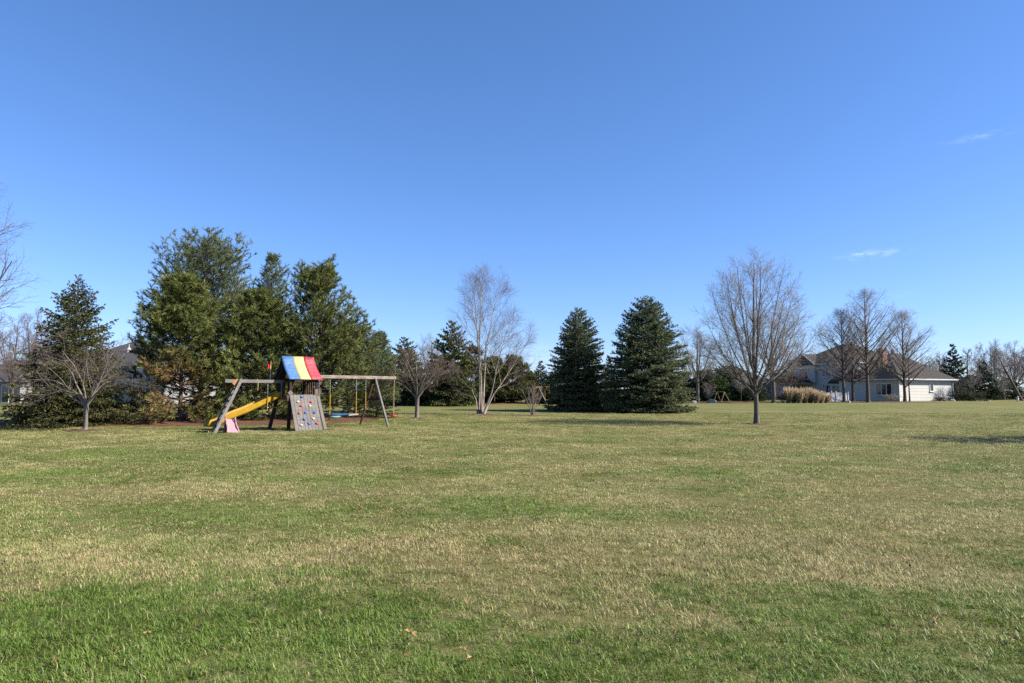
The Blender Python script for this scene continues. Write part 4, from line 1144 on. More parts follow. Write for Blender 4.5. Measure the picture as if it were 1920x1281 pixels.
# far woods: one mass of twigs and trunks along the horizon
def woods():
    A = Acc(); B = Acc()
    for k in range(4):
        st = leader(9.0, 10, np.random.default_rng(300 + k), 0.01)[None]
        lv = up_lv(15, 7, 6, 1)[:3]
        for q in lv: q['rmin'] = q.get('rmin', 0) * 2.6
        lv[2]['rtip'] = 0.008
        t, c = bare_meshes(310 + k, st, [0.18], lv, Env([(a * 9, b * 3.4) for a, b in round_shape]))
        A_ = (np.concatenate(t.V), np.concatenate(t.F4), np.concatenate(c.V), np.concatenate(c.F4), np.concatenate(c.F3))
        woods.src.append(A_)
    rng = np.random.default_rng(77)
    spots = [(x, rng.uniform(116, 170), rng.uniform(0.75, 1.2)) for x in np.linspace(66, 150, 46)] + \
            [(x, rng.uniform(130, 165), rng.uniform(0.6, 0.95)) for x in np.linspace(10, 66, 18)] + \
            [(x, rng.uniform(125, 165), rng.uniform(0.5, 0.7)) for x in np.linspace(-40, 10, 16)] + \
            [(x, rng.uniform(105, 150), rng.uniform(0.6, 0.9)) for x in np.linspace(-120, -45, 20)]
    src = bpy.data.collections.new('wood_sources')
    for k, (tv, tf, cv, cf, c3) in enumerate(woods.src):
        A = Acc(); A.add(tv, tf); A.add(cv, cf, c3)
        src.objects.link(bpy.data.objects.new('wood_%02d' % k, A.mesh('far_wood_tree', M['woods'])))
    me = bpy.data.meshes.new('far_woods'); n = len(spots)
    P = np.array([(x, y, G(x, y) - 0.2) for x, y, s in spots])
    me.vertices.add(n); me.vertices.foreach_set('co', P.astype(np.float32).ravel())
    at_ = me.attributes.new('pick', 'INT', 'POINT'); at_.data.foreach_set('value', (np.arange(n) % 4).astype(np.int32))
    at_ = me.attributes.new('scl', 'FLOAT', 'POINT'); at_.data.foreach_set('value', np.array([s for x, y, s in spots], np.float32))
    at_ = me.attributes.new('rot', 'FLOAT_VECTOR', 'POINT')
    at_.data.foreach_set('vector', np.stack([np.zeros(n), np.zeros(n), rng.uniform(0, 6.28, n)], -1).astype(np.float32).ravel())
    me.update()
    o = link('far_woods', me); scatter(o, src)
    tag(o, 'hazy brown far-off bare woods along the horizon', 'woods', kind='stuff')
woods.src = []
woods()

# ------------------------------------------------------------------ tall golden ornamental grasses
def plume_mesh(seed, H, R, n):
    rng = np.random.default_rng(seed)
    a = rng.uniform(0, 6.283, n); r0 = R * 0.25 * np.sqrt(rng.uniform(0, 1, n))
    st = np.stack([r0 * np.cos(a), r0 * np.sin(a), np.full(n, -0.03)], -1)
    out = rng.uniform(0.0, 0.42, n)
    az = a + rng.normal(0, 0.6, n)
    dr = unit(np.stack([np.cos(az) * out + 0.16, np.sin(az) * out, np.ones(n)], -1))
    ln = H * rng.uniform(0.4, 1.22, n)
    P = grow(st, dr, ln, 6, rng, 0.05, -0.03, -0.10)
    Rr = np.tile(np.array([0.010, 0.012, 0.011, 0.012, 0.016, 0.006]), (n, 1)) * rng.uniform(0.8, 1.3, n)[:, None]
    V, F = tubes(P, Rr, 3)
    tint = np.repeat(np.clip(rng.normal(0.5, 0.22, n), 0, 1), 18)
    tint = np.clip(tint + np.tile(np.repeat([-.25, -.1, 0, .1, .25, .3], 3), n), 0, 1)
    return np_mesh('blades', V, None, F, M['plume'], False, dict(tint=tint, dead=np.zeros(len(V))))
labs = ['leftmost tall golden grass clump with leaning plumes', 'second golden grass clump from the left', 'third golden grass clump from the left', 'tallest middle golden grass clump',
        'golden grass clump right of the middle one', 'third golden grass clump from the right', 'second golden grass clump from the right', 'smallest golden grass clump at the right end of the row']
for k, (px, hh) in enumerate([(1478, 1.6), (1488, 1.55), (1498, 1.5), (1508, 1.6), (1519, 1.55), (1530, 1.35), (1540, 1.15), (1550, 0.95)]):
    o = link('ornamental_grass', plume_mesh(400 + k, hh, 0.75, 330)); o.location = at(px, 76.0 + 0.5 * math.sin(k * 2.1))
    tag(o, labs[k], 'grass clump', 'tall golden grasses beside the large house', 'thing')

# ------------------------------------------------------------------ wooden play set
TX, TY = -9.4, 29.95
AL = math.radians(43.0)
TZ = G(TX, TY)
def lg(x, y):
    """ground height at a play set local point, relative to the play set's base"""
    X = TX + x * math.cos(AL) - y * math.sin(AL); Y = TY + x * math.sin(AL) + y * math.cos(AL)
    return G(X, Y) - TZ
def to_world(x, y, z):
    return (TX + x * math.cos(AL) - y * math.sin(AL), TY + x * math.sin(AL) + y * math.cos(AL), TZ + z)
play = thing('play_set', 'wooden play set with blue, yellow and red striped canopy, slide and climbing wall', 'play set', (TX, TY, TZ), AL)
GW, DW, RW = M['grey_wood'], M['dark_wood'], M['red_wood']
# deck boards and frame
MB().bar((-.66, -.64, 1.36), (.66, -.64, 1.36), .045, .15).bar((-.66, .64, 1.36), (.66, .64, 1.36), .045, .15).bar((-.64, -.6, 1.36), (-.64, .6, 1.36), .045, .15).bar((.64, -.6, 1.36), (.64, .6, 1.36), .045, .15).build('deck_frame', RW, play)
for i in range(9):
    y = -.60 + i * .15
    MB().bar((-.64, y, 1.46), (.64, y, 1.46), .135, .035).build('deck_board', RW, play)
# four splayed posts
for sx, sy, fx, fy, m in ((-1, -1, -.66, -.64, DW), (1, -1, .63, -.66, DW), (-1, 1, -1.12, .25, DW), (1, 1, .95, .9, DW)):
    a = (.60 * sx, .60 * sy, 2.22); k = (.62 * sx, .62 * sy, 1.32)
    MB().bar(a, k, .09, .09, (0, 1, 0)).bar((k[0], k[1], 1.4), (fx, fy, lg(fx, fy) - .04), .14, .09, (0, 1, 0)).build('post', m, play)
    MB().bar((fx - .02, fy - .16, lg(fx, fy) + .03), (fx + .02, fy + .16, lg(fx, fy) + .03), .10, .07).build('foot', GW, play)
# railings: back, right and left upper boards
for sgn in (1,):
    MB().bar((-.60, .62, 2.10), (.60, .62, 2.10), .04, .09).build('railing', DW, play)
    MB().bar((.62, -.60, 2.08), (.62, .60, 2.08), .04, .09).build('railing', RW, play)
for i in range(6):
    x = -.5 + i * .2
    MB().bar((x, .645, 1.42), (x, .645, 2.12), .075, .025, (0, 1, 0)).build('baluster', DW, play)
for i in range(6):
    y = -.5 + i * .2
    MB().bar((.645, y, 1.42), (.645, y, 2.10), .075, .025, (1, 0, 0)).build('baluster', RW, play)
MB().bar((-.62, -.62, 2.17), (.66, -.62, 2.17), .04, .09).build('railing', GW, play)
MB().bar((-.645, .1, 1.42), (-.645, .1, 2.1), .45, .025, (1, 0, 0)).build('side_panel', DW, play)
# climbing wall
w_top = (-.06, -.68, 1.50); w_bot = (-.06, -1.32, lg(-.06, -1.32) - .03)
rock = MB().bar((-.55, -.63, 1.42), (-.55, -1.26, .0), .06, .06).bar((.42, -.63, 1.42), (.42, -1.26, .0), .06, .06).build('climbing_wall', DW, play)
rw = random.Random(4)
def wall_pt(u, v, out=0.0):
    """u across (m, from centre), v 0 bottom to 1 top, out proud of the boards"""
    y = w_bot[1] + (w_top[1] - w_bot[1]) * v; z = w_bot[2] + (w_top[2] - w_bot[2]) * v
    n = Vector((0, -(w_top[2] - w_bot[2]), -(w_bot[1] - w_top[1]) * -1)).normalized()
    return Vector((w_bot[0] + u, y, z)) + n * out
nb = 8; wb = 1.22 / nb
wall_up = (wall_pt(0, 1) - wall_pt(0, 0)).normalized()
wall_n = Vector((1, 0, 0)).cross(wall_up) * 1.0
for i in range(nb):
    u = -.61 + wb * (i + .5)
    o1 = rw.uniform(-.004, .006)
    MB().bar(wall_pt(u, 0) + wall_n * o1, wall_pt(u, 1 - rw.uniform(0, .012)) + wall_n * o1, wb - .009, .03, wall_n, .1).build('plank', GW, rock)
MB().bar((.62, -.72, 1.42), (.66, -1.36, .02), .05, .14, (1, 0, 0)).build('side_rail', GW, rock)
# side cheeks above and beside the wall
MB().bar((-.70, -.70, 1.64), (-.58, -.70, 1.50), .17, .03, (0, 1, 0)).build('cheek_board', GW, play)
MB().bar((.55, -.70, 1.74), (.55, -.70, 1.50), .12, .03, (0, 1, 0)).build('cheek_board', GW, play)
MB().poly([(.48, -.70, 1.52), (.66, -.70, 1.52), (.66, -.70, 1.10), (.52, -.70, 1.22), (.48, -.64, 1.52), (.66, -.64, 1.52), (.66, -.64, 1.10), (.52, -.64, 1.22)],
          [(0, 1, 2, 3), (7, 6, 5, 4), (0, 4, 5, 1), (1, 5, 6, 2), (2, 6, 7, 3), (3, 7, 4, 0)]).build('gusset', RW, play)
MB().poly([(-.80, -.70, 1.48), (-.66, -.70, 1.50), (-.68, -.70, 1.22), (-.76, -.70, 1.24), (-.80, -.64, 1.48), (-.66, -.64, 1.50), (-.68, -.64, 1.22), (-.76, -.64, 1.24)],
          [(0, 1, 2, 3), (7, 6, 5, 4), (0, 4, 5, 1), (1, 5, 6, 2), (2, 6, 7, 3), (3, 7, 4, 0)]).build('gusset', RW, play)
# hand holds: position read across and up the wall
holds = [(-.08, .93, 'blue'), (-.30, .80, 'cream'), (.30, .79, 'red'), (-.18, .69, 'red'), (.22, .68, 'cream'), (-.33, .49, 'red'), (-.04, .50, 'blue'), (.38, .50, 'blue'),
         (-.14, .32, 'blue'), (.27, .33, 'cream'), (-.32, .17, 'cream'), (.04, .20, 'blue'), (.40, .20, 'red')]
for (u, v, c) in holds:
    mb = MB(); p = wall_pt(u, v, 0)
    ax = Vector((1, 0, 0)); n = -wall_n if wall_n.y > 0 else wall_n
    rings = []
    for (rr, hh) in ((.058, .012), (.062, .035), (.045, .062), (.018, .074)):
        ring = [p + ax * (rr * math.cos(q) * (1.15 + .15 * math.sin(3 * q + u * 9))) + wall_up * (rr * math.sin(q) * (.9 + .18 * math.cos(2 * q + v * 7))) + n * hh for q in [k * math.pi / 4 for k in range(8)]]
        rings.append(ring)
    pts = [x for r in rings for x in r]
    f = [(a * 8 + k, a * 8 + (k + 1) % 8, (a + 1) * 8 + (k + 1) % 8, (a + 1) * 8 + k) for a in range(3) for k in range(8)] + [tuple(range(24, 32))]
    mb.poly(pts, f).build('hand_hold', M[c], rock, smooth=True)
# striped canopy: a tent over the ridge pole, flaring at the eaves
def canopy_section(n=9):
    pts = []
    for s in (-1, 1):
        side = []
        for k in range(n):
            t = k / (n - 1)
            y = .80 * (t ** 1.22); z = 3.17 - 1.01 * (t ** 0.90)
            side.append((s * y, z))
        pts += side[::-1] if s < 0 else side[1:]
    return pts
sec = canopy_section()
for i, c in enumerate(('blue_canvas', 'yellow_canvas', 'red_canvas')):
    x0, x1 = -.75 + .5 * i, -.25 + .5 * i - .001
    nx = 5; V = []; F = []
    for a in range(nx):
        x = x0 + (x1 - x0) * a / (nx - 1)
        for (y, z) in sec:
            edge = .10 * (max(0, abs(y) - .3)) if (i == 2 and a == nx - 1) else 0
            sag = .018 * math.sin(math.pi * (x + .75) / 1.5 * 1.0) * math.sin(math.pi * min(1, abs(y) / .8))
            V.append((x + edge, y * (1 - .25 * sag), z - sag))
    m = len(sec)
    for a in range(nx - 1):
        for b in range(m - 1):
            F.append((a * m + b, a * m + b + 1, (a + 1) * m + b + 1, (a + 1) * m + b))
    nV = len(V); V2 = [(x, y * .992, z - .006) for (x, y, z) in V]
    F2 = [tuple(nV + q for q in f[::-1]) for f in F]
    R = []
    for b in range(m - 1):
        R += [(b + 1, b, nV + b, nV + b + 1), ((nx - 1) * m + b, (nx - 1) * m + b + 1, nV + (nx - 1) * m + b + 1, nV + (nx - 1) * m + b)]
    for a in range(nx - 1):
        R += [(a * m, (a + 1) * m, nV + (a + 1) * m, nV + a * m), ((a + 1) * m + m - 1, a * m + m - 1, nV + a * m + m - 1, nV + (a + 1) * m + m - 1)]
    st_ = MB().poly(V + V2, F + F2 + R).build('canopy_stripe', M[c], play, smooth=True)
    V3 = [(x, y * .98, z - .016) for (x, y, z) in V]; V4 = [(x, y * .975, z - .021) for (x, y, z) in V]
    MB().poly(V3 + V4, F + F2).build('lining', M['navy_lining'], st_, smooth=True)  # added dark sheet that paints the shade under the canvas
MB().bar((-.72, 0, 3.06), (.72, 0, 3.06), .05, .05).build('ridge_pole', DW, play)
for sx in (-.62, .62):
    for sy in (-1, 1):
        MB().bar((sx, sy * .60, 2.16), (sx, sy * .03, 2.98), .05, .05, (1, 0, 0)).build('rafter', DW, play)
MB().poly([(-.66, -.62, 2.20), (-.66, -.30, 2.20), (-.66, -.42, 2.50), (-.69, -.62, 2.20), (-.69, -.30, 2.20), (-.69, -.42, 2.50)],
          [(0, 1, 2), (5, 4, 3), (0, 3, 4, 1), (1, 4, 5, 2), (2, 5, 3, 0)]).build('corner_bracket', M['yellow'], play)
# flag
fl = MB().tube([(-.95, .62, 2.1), (-.95, .62, 2.92)], .014, 6).build('flag_pole', M['flag_pole'], play)
MB().bar((-.62, .60, 2.12), (-.97, .62, 2.12), .05, .05).build('flag_bracket', DW, play)
fv = []; n = 6
for a in range(n):
    t = a / (n - 1); w = .04 * math.sin(t * 5)
    fv += [(-.955 - .13 * t, .62 + w, 2.86 - .05 * t), (-.955 - .13 * t, .62 + w, 2.60 + .06 * t)]
MB().poly(fv + [(x, y + .006, z) for x, y, z in fv], [(2*a, 2*a+1, 2*a+3, 2*a+2) for a in range(n-1)] + [(2*n+2*a+2, 2*n+2*a+3, 2*n+2*a+1, 2*n+2*a) for a in range(n-1)]).build('pennant', M['red'], fl)
MB().tube([(-.95, .62, 2.80), (-.95, .62, 2.94)], .022, 6).build('pole_cap', M['yellow'], fl)
# beams
LBZ, RBZ = 2.06, 2.30
lb = MB().bar((-.60, 0, LBZ), (-3.12, 0, LBZ), .09, .14).build('beam', GW, play)
rb = MB().bar((.60, 0, RBZ), (5.08, 0, RBZ), .09, .15).build('beam', M['peeling_wood'], play)
MB().bar((-2.78, -.052, LBZ - .15), (-2.60, -.052, LBZ + .03), .19, .02, (0, 1, 0)).build('brace_plate', M['orange_wood'], play)
# right A-frame
for fy, m in ((-1.22, GW), (1.32, RW)):
    MB().bar((3.9, fy * .04, RBZ - .04), (3.92, fy, lg(3.92, fy) - .05), .09, .09, (1, 0, 0)).build('leg', m, play)
MB().bar((3.93, -.52, 1.28), (3.93, .56, 1.28), .04, .10).build('cross_brace', DW, play)
MB().poly([(3.84, -.20, 2.22), (3.84, .20, 2.22), (3.84, .26, 2.0), (3.84, -.26, 2.0), (3.80, -.20, 2.22), (3.80, .20, 2.22), (3.80, .26, 2.0), (3.80, -.26, 2.0)],
          [(0, 1, 2, 3), (7, 6, 5, 4), (0, 4, 5, 1), (1, 5, 6, 2), (2, 6, 7, 3), (3, 7, 4, 0)]).build('gusset', DW, play)
# left ladder leg: two rails and rungs
r0a, r0b = Vector((-2.50, -.14, LBZ + .09)), Vector((-3.72, -.66, lg(-3.72, -.66) - .04))
r1a, r1b = Vector((-2.62, .20, LBZ - .20)), Vector((-3.72, -.36, lg(-3.72, -.36) - .04))
MB().bar(r0a, r0b, .12, .075, (0, 1, 0)).build('ladder_rail', GW, play)
MB().bar(r1a, r1b, .12, .075, (0, 1, 0)).build('ladder_rail', GW, play)
for k in range(7):
    t = .12 + .125 * k
    MB().bar(r0a.lerp(r0b, t), r1a.lerp(r1b, t - .05 if t > .05 else 0), .05, .04).build('rung', DW, play)
# slide
def slide_path(n=22):
    P = []
    for k in range(n):
        t = k / (n - 1); s = -.62 - 3.1 * t
        z = 1.48 - 1.40 * t - .06 * math.sin(t * math.pi * 2) * (t > .5)
        if t > .88: z = 1.48 - 1.40 * .88 - .06 * math.sin(.88 * math.pi * 2) - (t - .88) * .25
        P.append((s, .34 - .10 * t, max(z, .13)))
    return P
sp = slide_path()
prof_out = [(-.30, .20), (-.27, .215), (-.235, .20), (-.21, .05), (-.17, .0), (.17, .0), (.21, .05), (.235, .20), (.27, .215), (.30, .20), (.275, .0), (.20, -.06), (-.20, -.06), (-.275, .0)]
mb = MB(); V = []; F = []; m = len(prof_out)
for i, p in enumerate(sp):
    wide = 1 + .12 * max(0, (i - 17)) / 4
    low = 1 - .35 * max(0, (i - 19)) / 2
    for (a, b) in prof_out:
        V.append((p[0], p[1] + a * wide, p[2] + b * low))
for i in range(len(sp) - 1):
    for k in range(m):
        F.append((i * m + k, i * m + (k + 1) % m, (i + 1) * m + (k + 1) % m, (i + 1) * m + k))
F += [tuple(range(m - 1, -1, -1)), tuple((len(sp) - 1) * m + k for k in range(m))]
sl = mb.poly(V, F).build('slide', M['yellow'], play, smooth=False)
V = []; F = []
for i, p in enumerate(sp):
    for a in (-.165, .165):
        V += [(p[0], p[1] + a, p[2] + .006), (p[0], p[1] + a, p[2] + .016)]
for i in range(len(sp) - 1):
    q = i * 4
    F += [(q + 1, q + 3, q + 7, q + 5), (q, q + 1, q + 5, q + 4), (q + 3, q + 2, q + 6, q + 7)]
MB().poly(V, F).build('slide_bed', M['slide_bed'], sl)
MB().bar((-3.5, .24, -.03), (-3.5, .24, .10), .30, .06, (0, 1, 0)).build('slide_foot', M['yellow'], sl)
# yellow step ladder into the tower
for k, (x, z) in enumerate(((-.88, .10), (-.80, .42), (-.74, .70), (-.68, 1.0))):
    MB().bar((x - .16 + .05 * k, -.62, z), (x + .22, -.62 + .25, z), .09, .03).build('step', M['yellow'], play)

# ------------------------------------------------------------------ things hung from the play set
def hung(name, label, cat, s):
    return thing(name, label, cat, to_world(s, 0, 0), AL)
def chain_mb(a, b, r=.011):
    """a chain as alternating flat links"""
    a, b = Vector(a), Vector(b); L = (b - a).length; n = max(4, int(L / .06)); mb = MB()
    for i in range(n):
        p = a.lerp(b, i / n); q = a.lerp(b, (i + 1.12) / n)
        mb.bar(p, q, r * (2.0 if i % 2 else .9), r * (.9 if i % 2 else 2.0), (0, 1, 0))
    return mb
# sling swing
s0, s1 = 1.03, 1.58
sw = hung('sling_swing', 'yellow sling swing hanging empty nearest the striped tower', 'swing', (s0 + s1) / 2)
hw = (s1 - s0) / 2
for sx in (-1, 1):
    chain_mb((sx * hw, 0, RBZ - .07), (sx * hw, 0, 1.52)).build('chain', M['chain'], sw)
    MB().tube([(sx * hw, 0, 1.54), (sx * hw * 1.0, 0, .46)], .024, 8).build('chain_sleeve', M['yellow'], sw)
V = []; F = []; n = 13
for i in range(n):
    t = i / (n - 1); a = math.pi * t; x = -hw * math.cos(a); z = .46 - .24 * math.sin(a)
    for (yy, dz) in ((-.07, 0), (.07, 0), (.07, .014), (-.07, .014)): V.append((x, yy, z + dz))
for i in range(n - 1):
    q = i * 4; F += [(q + k, q + (k + 1) % 4, q + 4 + (k + 1) % 4, q + 4 + k) for k in range(4)]
F += [(3, 2, 1, 0), tuple((n - 1) * 4 + k for k in range(4))]
MB().poly(V, F).build('seat', M['yellow'], sw)
# glider swing with blue shell and tan board
s2, s3 = 2.92, 3.42
gl = hung('glider_swing', 'swing with a bright blue shell seat and a tan board', 'swing', (s2 + s3) / 2)
hw = (s3 - s2) / 2
for sx in (-1, 1):
    chain_mb((sx * hw, 0, RBZ - .07), (sx * hw, 0, 1.58)).build('chain', M['chain'], gl)
    MB().tube([(sx * hw, 0, 1.6), (sx * hw, 0, .60 if sx < 0 else .84)], .022, 8).build('chain_sleeve', M['yellow'], gl)
def shell(x0, x1, yw, zt, depth, th, n=12):
    V, F = [], []; ny = 7
    for lay in (0, th):
        for i in range(n):
            t = i / (n - 1); x = x0 + (x1 - x0) * t
            for j in range(ny):
                v = -1 + 2 * j / (ny - 1)
                w = yw * (1 - .35 * abs(2 * t - 1) ** 3)
                V.append((x, v * w, zt - depth * (1 - v * v) * math.sin(math.pi * min(1, t * 1.05 + .02)) ** .6 - lay))
    N = n * ny
    for i in range(n - 1):
        for j in range(ny - 1):
            q = i * ny + j
            F += [(q, q + ny, q + ny + 1, q + 1), (N + q, N + q + 1, N + q + ny + 1, N + q + ny)]
    for i in range(n - 1):
        for j, fl_ in ((0, 0), (ny - 1, 1)):
            q = i * ny + j; f = (q, q + ny, N + q + ny, N + q); F.append(f[::-1] if not fl_ else f)
    for j in range(ny - 1):
        for i, fl_ in ((0, 1), (n - 1, 0)):
            q = i * ny + j; f = (q, q + 1, N + q + 1, N + q); F.append(f[::-1] if not fl_ else f)
    return V, F
V, F = shell(-1.62, -.62, .24, .62, .12, .014)
MB().poly(V, F).build('shell_seat', M['sky_blue'], gl, smooth=True)
V, F = shell(-1.60, -1.0, .16, .53, .13, .012)
MB().poly(V, F).build('shell_underside', M['teal'], gl, smooth=True)
MB().bar((-.98, 0, .55), (-.18, 0, .60), .22, .035).build('board', M['tan_board'], gl)
MB().bar((-.70, -.10, .535), (-.20, -.10, .565), .05, .03).build('support_bar', M['chain'], gl)
# trapeze bar with rings
s4, s5 = -.72, -1.32
tz = hung('trapeze_bar', 'yellow trapeze bar with two rings under the left beam', 'trapeze', (s4 + s5) / 2)
hw = .30
for sx in (-1, 1):
    chain_mb((sx * hw, 0, LBZ - .07), (sx * hw, 0, 1.45)).build('chain', M['chain'], tz)
    MB().tube([(sx * hw, 0, 1.47), (sx * hw, 0, .95)], .020, 8).build('chain_sleeve', M['yellow'], tz)
    MB().tube([(sx * hw, 0, .95), (sx * hw, 0, .84)], .012, 6).build('link', M['chain'], tz)
    ring = [(sx * hw + .075 * math.sin(q), 0.0, .765 - .08 * math.cos(q)) for q in [k * math.pi / 8 for k in range(17)]]
    MB().tube(ring, .017, 6, caps=False).build('ring', M['yellow'], tz)
MB().tube([(-hw, 0, .95), (hw, 0, .95)], .022, 8).build('bar', M['yellow'], tz)
hk = hung('hanging_rope', 'short pale rope end hooked over the left beam', 'rope', -1.78)
MB().tube([(0, .055, LBZ - .05), (0, 0, LBZ + .085), (0, -.055, LBZ), (.01, -.06, LBZ - .2), (.0, -.06, LBZ - .38)], .014, 6).build('cord', M['rope'], hk)
# disc swing
ds = hung('disc_swing', 'red disc swing on a knotted rope at the right end of the beam', 'swing', 4.98)
MB().tube([(0, .06, RBZ + .02), (0, 0, RBZ + .10), (0, -.06, RBZ), (0, -.02, 2.0), (0, -.01, 1.2), (0, 0, .44), (.02, 0, .30), (.06, .02, .12), (.10, .0, .02)], .014, 6).build('rope', M['rope'], ds)
for z in (1.62, .98): MB().tube([(0, -.01, z - .035), (0, -.01, z), (0, -.01, z + .035)], [.014, .034, .014], 8).build('knot', M['rope'], ds)
MB().tube([(0, 0, .42), (0, 0, .425), (0, 0, .47), (0, 0, .50), (0, 0, .515)], [.10, .15, .16, .12, .03], 20).build('seat', M['red'], ds, smooth=True)

# ------------------------------------------------------------------ toddler slide on the grass
x, y, z = ground_px(433, 812)
ts = thing('toddler_slide', 'small faded pink toddler slide with navy steps on the grass', 'slide', (x, y, z), math.radians(35))
V, F = [], []; n = 12
prof = [(-.20, .09), (-.17, .10), (-.15, .02), (.15, .02), (.17, .10), (.20, .09), (.18, -.03), (-.18, -.03)]
for i in range(n):
    t = i / (n - 1); yy = .22 - .62 * t; zz = .52 - .47 * (t ** .82)
    if t > .85: zz = max(zz, .045)
    for a, b in prof: V.append((a * (1 + .18 * max(0, t - .75) * 4), yy, zz + b * (1 - .5 * max(0, t - .8) * 5)))
for i in range(n - 1):
    F += [(i*8 + k, i*8 + (k+1) % 8, (i+1)*8 + (k+1) % 8, (i+1)*8 + k) for k in range(8)]
F += [tuple(range(7, -1, -1)), tuple((n-1)*8 + k for k in range(8))]
MB().poly(V, F).build('chute', M['pink'], ts)
for sx in (-1, 1):
    MB().poly([(sx*.19, .20, .50), (sx*.19, .58, -.01), (sx*.19, .10, -.01), (sx*.15, .20, .50), (sx*.15, .58, -.01), (sx*.15, .10, -.01)],
              [(0, 1, 2), (5, 4, 3), (0, 3, 4, 1), (1, 4, 5, 2), (2, 5, 3, 0)]).build('side_panel', M['navy'], ts)
for k in range(3):
    MB().bar((-.15, .50 - .10 * k, .10 + .14 * k), (.15, .50 - .10 * k, .10 + .14 * k), .10, .04).build('step', M['blue'], ts)
for sx in (-1, 1):
    MB().tube([(sx*.18, .30, .40), (sx*.18, .26, .62), (sx*.18, .12, .62), (sx*.18, .04, .44)], .022, 6).build('hand_rail', M['pink'], ts)

# ------------------------------------------------------------------ houses
def quad_box(P0, P1, h0, h1, th, inward):
    pass
def hip_roof(mb, x0, x1, y0, y1, ze, zr, along='x', gable=()):
    """solid hip roof with a closed underside; gable lists the ends without a hip"""
    if along == 'x':
        hw = (y1 - y0) / 2; a = x0 + (0 if 'lo' in gable else hw); b = x1 - (0 if 'hi' in gable else hw); ym = (y0 + y1) / 2
        R0, R1 = (a, ym, zr), (b, ym, zr)
    else:
        hw = (x1 - x0) / 2; a = y0 + (0 if 'lo' in gable else hw); b = y1 - (0 if 'hi' in gable else hw); xm = (x0 + x1) / 2
        R0, R1 = (xm, a, zr), (xm, b, zr)
    V = [(x0, y0, ze), (x1, y0, ze), (x1, y1, ze), (x0, y1, ze), R0, R1]
    V += [(p[0], p[1], p[2] - .16) for p in V[:4]]
    if along == 'x': F = [(0, 1, 5, 4), (1, 2, 5), (2, 3, 4, 5), (3, 0, 4)]
    else: F = [(0, 1, 4), (1, 2, 5, 4), (2, 3, 5), (3, 0, 4, 5)]
    F += [(6, 7, 1, 0), (7, 8, 2, 1), (8, 9, 3, 2), (9, 6, 0, 3), (9, 8, 7, 6)]
    return mb.poly(V, F)
def siding_wall(name, x0, x1, y0, y1, z0, z1, mat, parent, lap=0.2):
    """four lapped-board walls round a rectangle: every course leans out over the one below"""
    V, F = [], []
    n = max(1, int(round((z1 - z0) / lap)))
    for i in range(n):
        za = z0 + (z1 - z0) * i / n; zb = z0 + (z1 - z0) * (i + 1) / n; o = 0.028
        ring_a = [(x0 - o, y0 - o, za), (x1 + o, y0 - o, za), (x1 + o, y1 + o, za), (x0 - o, y1 + o, za)]
        ring_b = [(x0, y0, zb), (x1, y0, zb), (x1, y1, zb), (x0, y1, zb)]
        b = len(V); V += ring_a + ring_b
        F += [(b + k, b + (k + 1) % 4, b + 4 + (k + 1) % 4, b + 4 + k) for k in range(4)]
        if i:
            p = b - 4; F += [(p + k, p + (k + 1) % 4, b + (k + 1) % 4, b + k) for k in range(4)]
    F.append((len(V) - 4, len(V) - 3, len(V) - 2, len(V) - 1))
    me = bpy.data.meshes.new(name); me.from_pydata(V, [], F); me.update(); me.materials.append(mat)
    return link(name, me, parent)
def window(parent, axis, at_, u0, u1, z0, z1, panes=1, side=-1, bars=0, name='window'):
    """axis 'x': the window lies in a plane x=at_; 'y': in a plane y=at_. side is the outward sign"""
    w = .11
    def bx(mb, a0, a1, b0, b1, o0, o1):
        o0, o1 = sorted((at_ + side * o0, at_ + side * o1))
        return mb.box(o0, o1, a0, a1, b0, b1) if axis == 'x' else mb.box(a0, a1, o0, o1, b0, b1)
    fr = MB()
    bx(fr, u0 - w, u1 + w, z1, z1 + w, .0, .09); bx(fr, u0 - w, u1 + w, z0 - w, z0, .0, .09)
    bx(fr, u0 - w, u0, z0, z1, .0, .085); bx(fr, u1, u1 + w, z0, z1, .0, .085)
    win = fr.build(name, M['white'], parent)
    pw = (u1 - u0) / panes
    for k in range(panes):
        bx(MB(), u0 + k * pw + (.05 if k else 0), u0 + (k + 1) * pw - (.05 if k < panes - 1 else 0), z0, z1, .0, .045).build('pane', M['glass'], win)
        if k: bx(MB(), u0 + k * pw - .05, u0 + k * pw + .05, z0, z1, .0, .08).build('mullion', M['white'], win)
    for k in range(bars):
        z = z0 + (z1 - z0) * (k + 1) / (bars + 1)
        bx(MB(), u0, u1, z - .03, z + .03, .05, .075).build('glazing_bar', M['white'], win)
    bx(MB(), u0 - w - .06, u1 + w + .06, z0 - w - .06, z0 - w, .0, .15).build('sill', M['white'], win)
    return win

# large house on the right
hx, hy = 50.0 * 88 / 88, 88.0
hx = ray(1687, 752)[0] * 88.0
HZ0 = G(hx, hy) - 0.1
house = thing('large_house', 'large two-storey house with brown hip roofs, brick chimney and sunlit cream wing', 'house', (hx, hy, HZ0), math.radians(25))
siding_wall('wall', 0, 10.8, 0, 9.0, 0, 2.95, M['siding'], house)
siding_wall('wall', 1.5, 11.0, 6.9, 18.5, 0, 5.40, M['siding'], house)
hip_roof(MB(), -.45, 11.25, -.45, 9.45, 3.02, 6.62, 'x').build('roof', M['shingle'], house)
hip_roof(MB(), 1.05, 11.45, 6.45, 18.95, 5.46, 8.40, 'y').build('roof', M['shingle'], house)
for (a, b) in (((-.47, -.50, 2.92), (11.27, -.50, 2.92)), ((-.50, -.47, 2.92), (-.50, 6.4, 2.92))):
    MB().bar(a, b, .10, .17).build('gutter', M['white'], house)
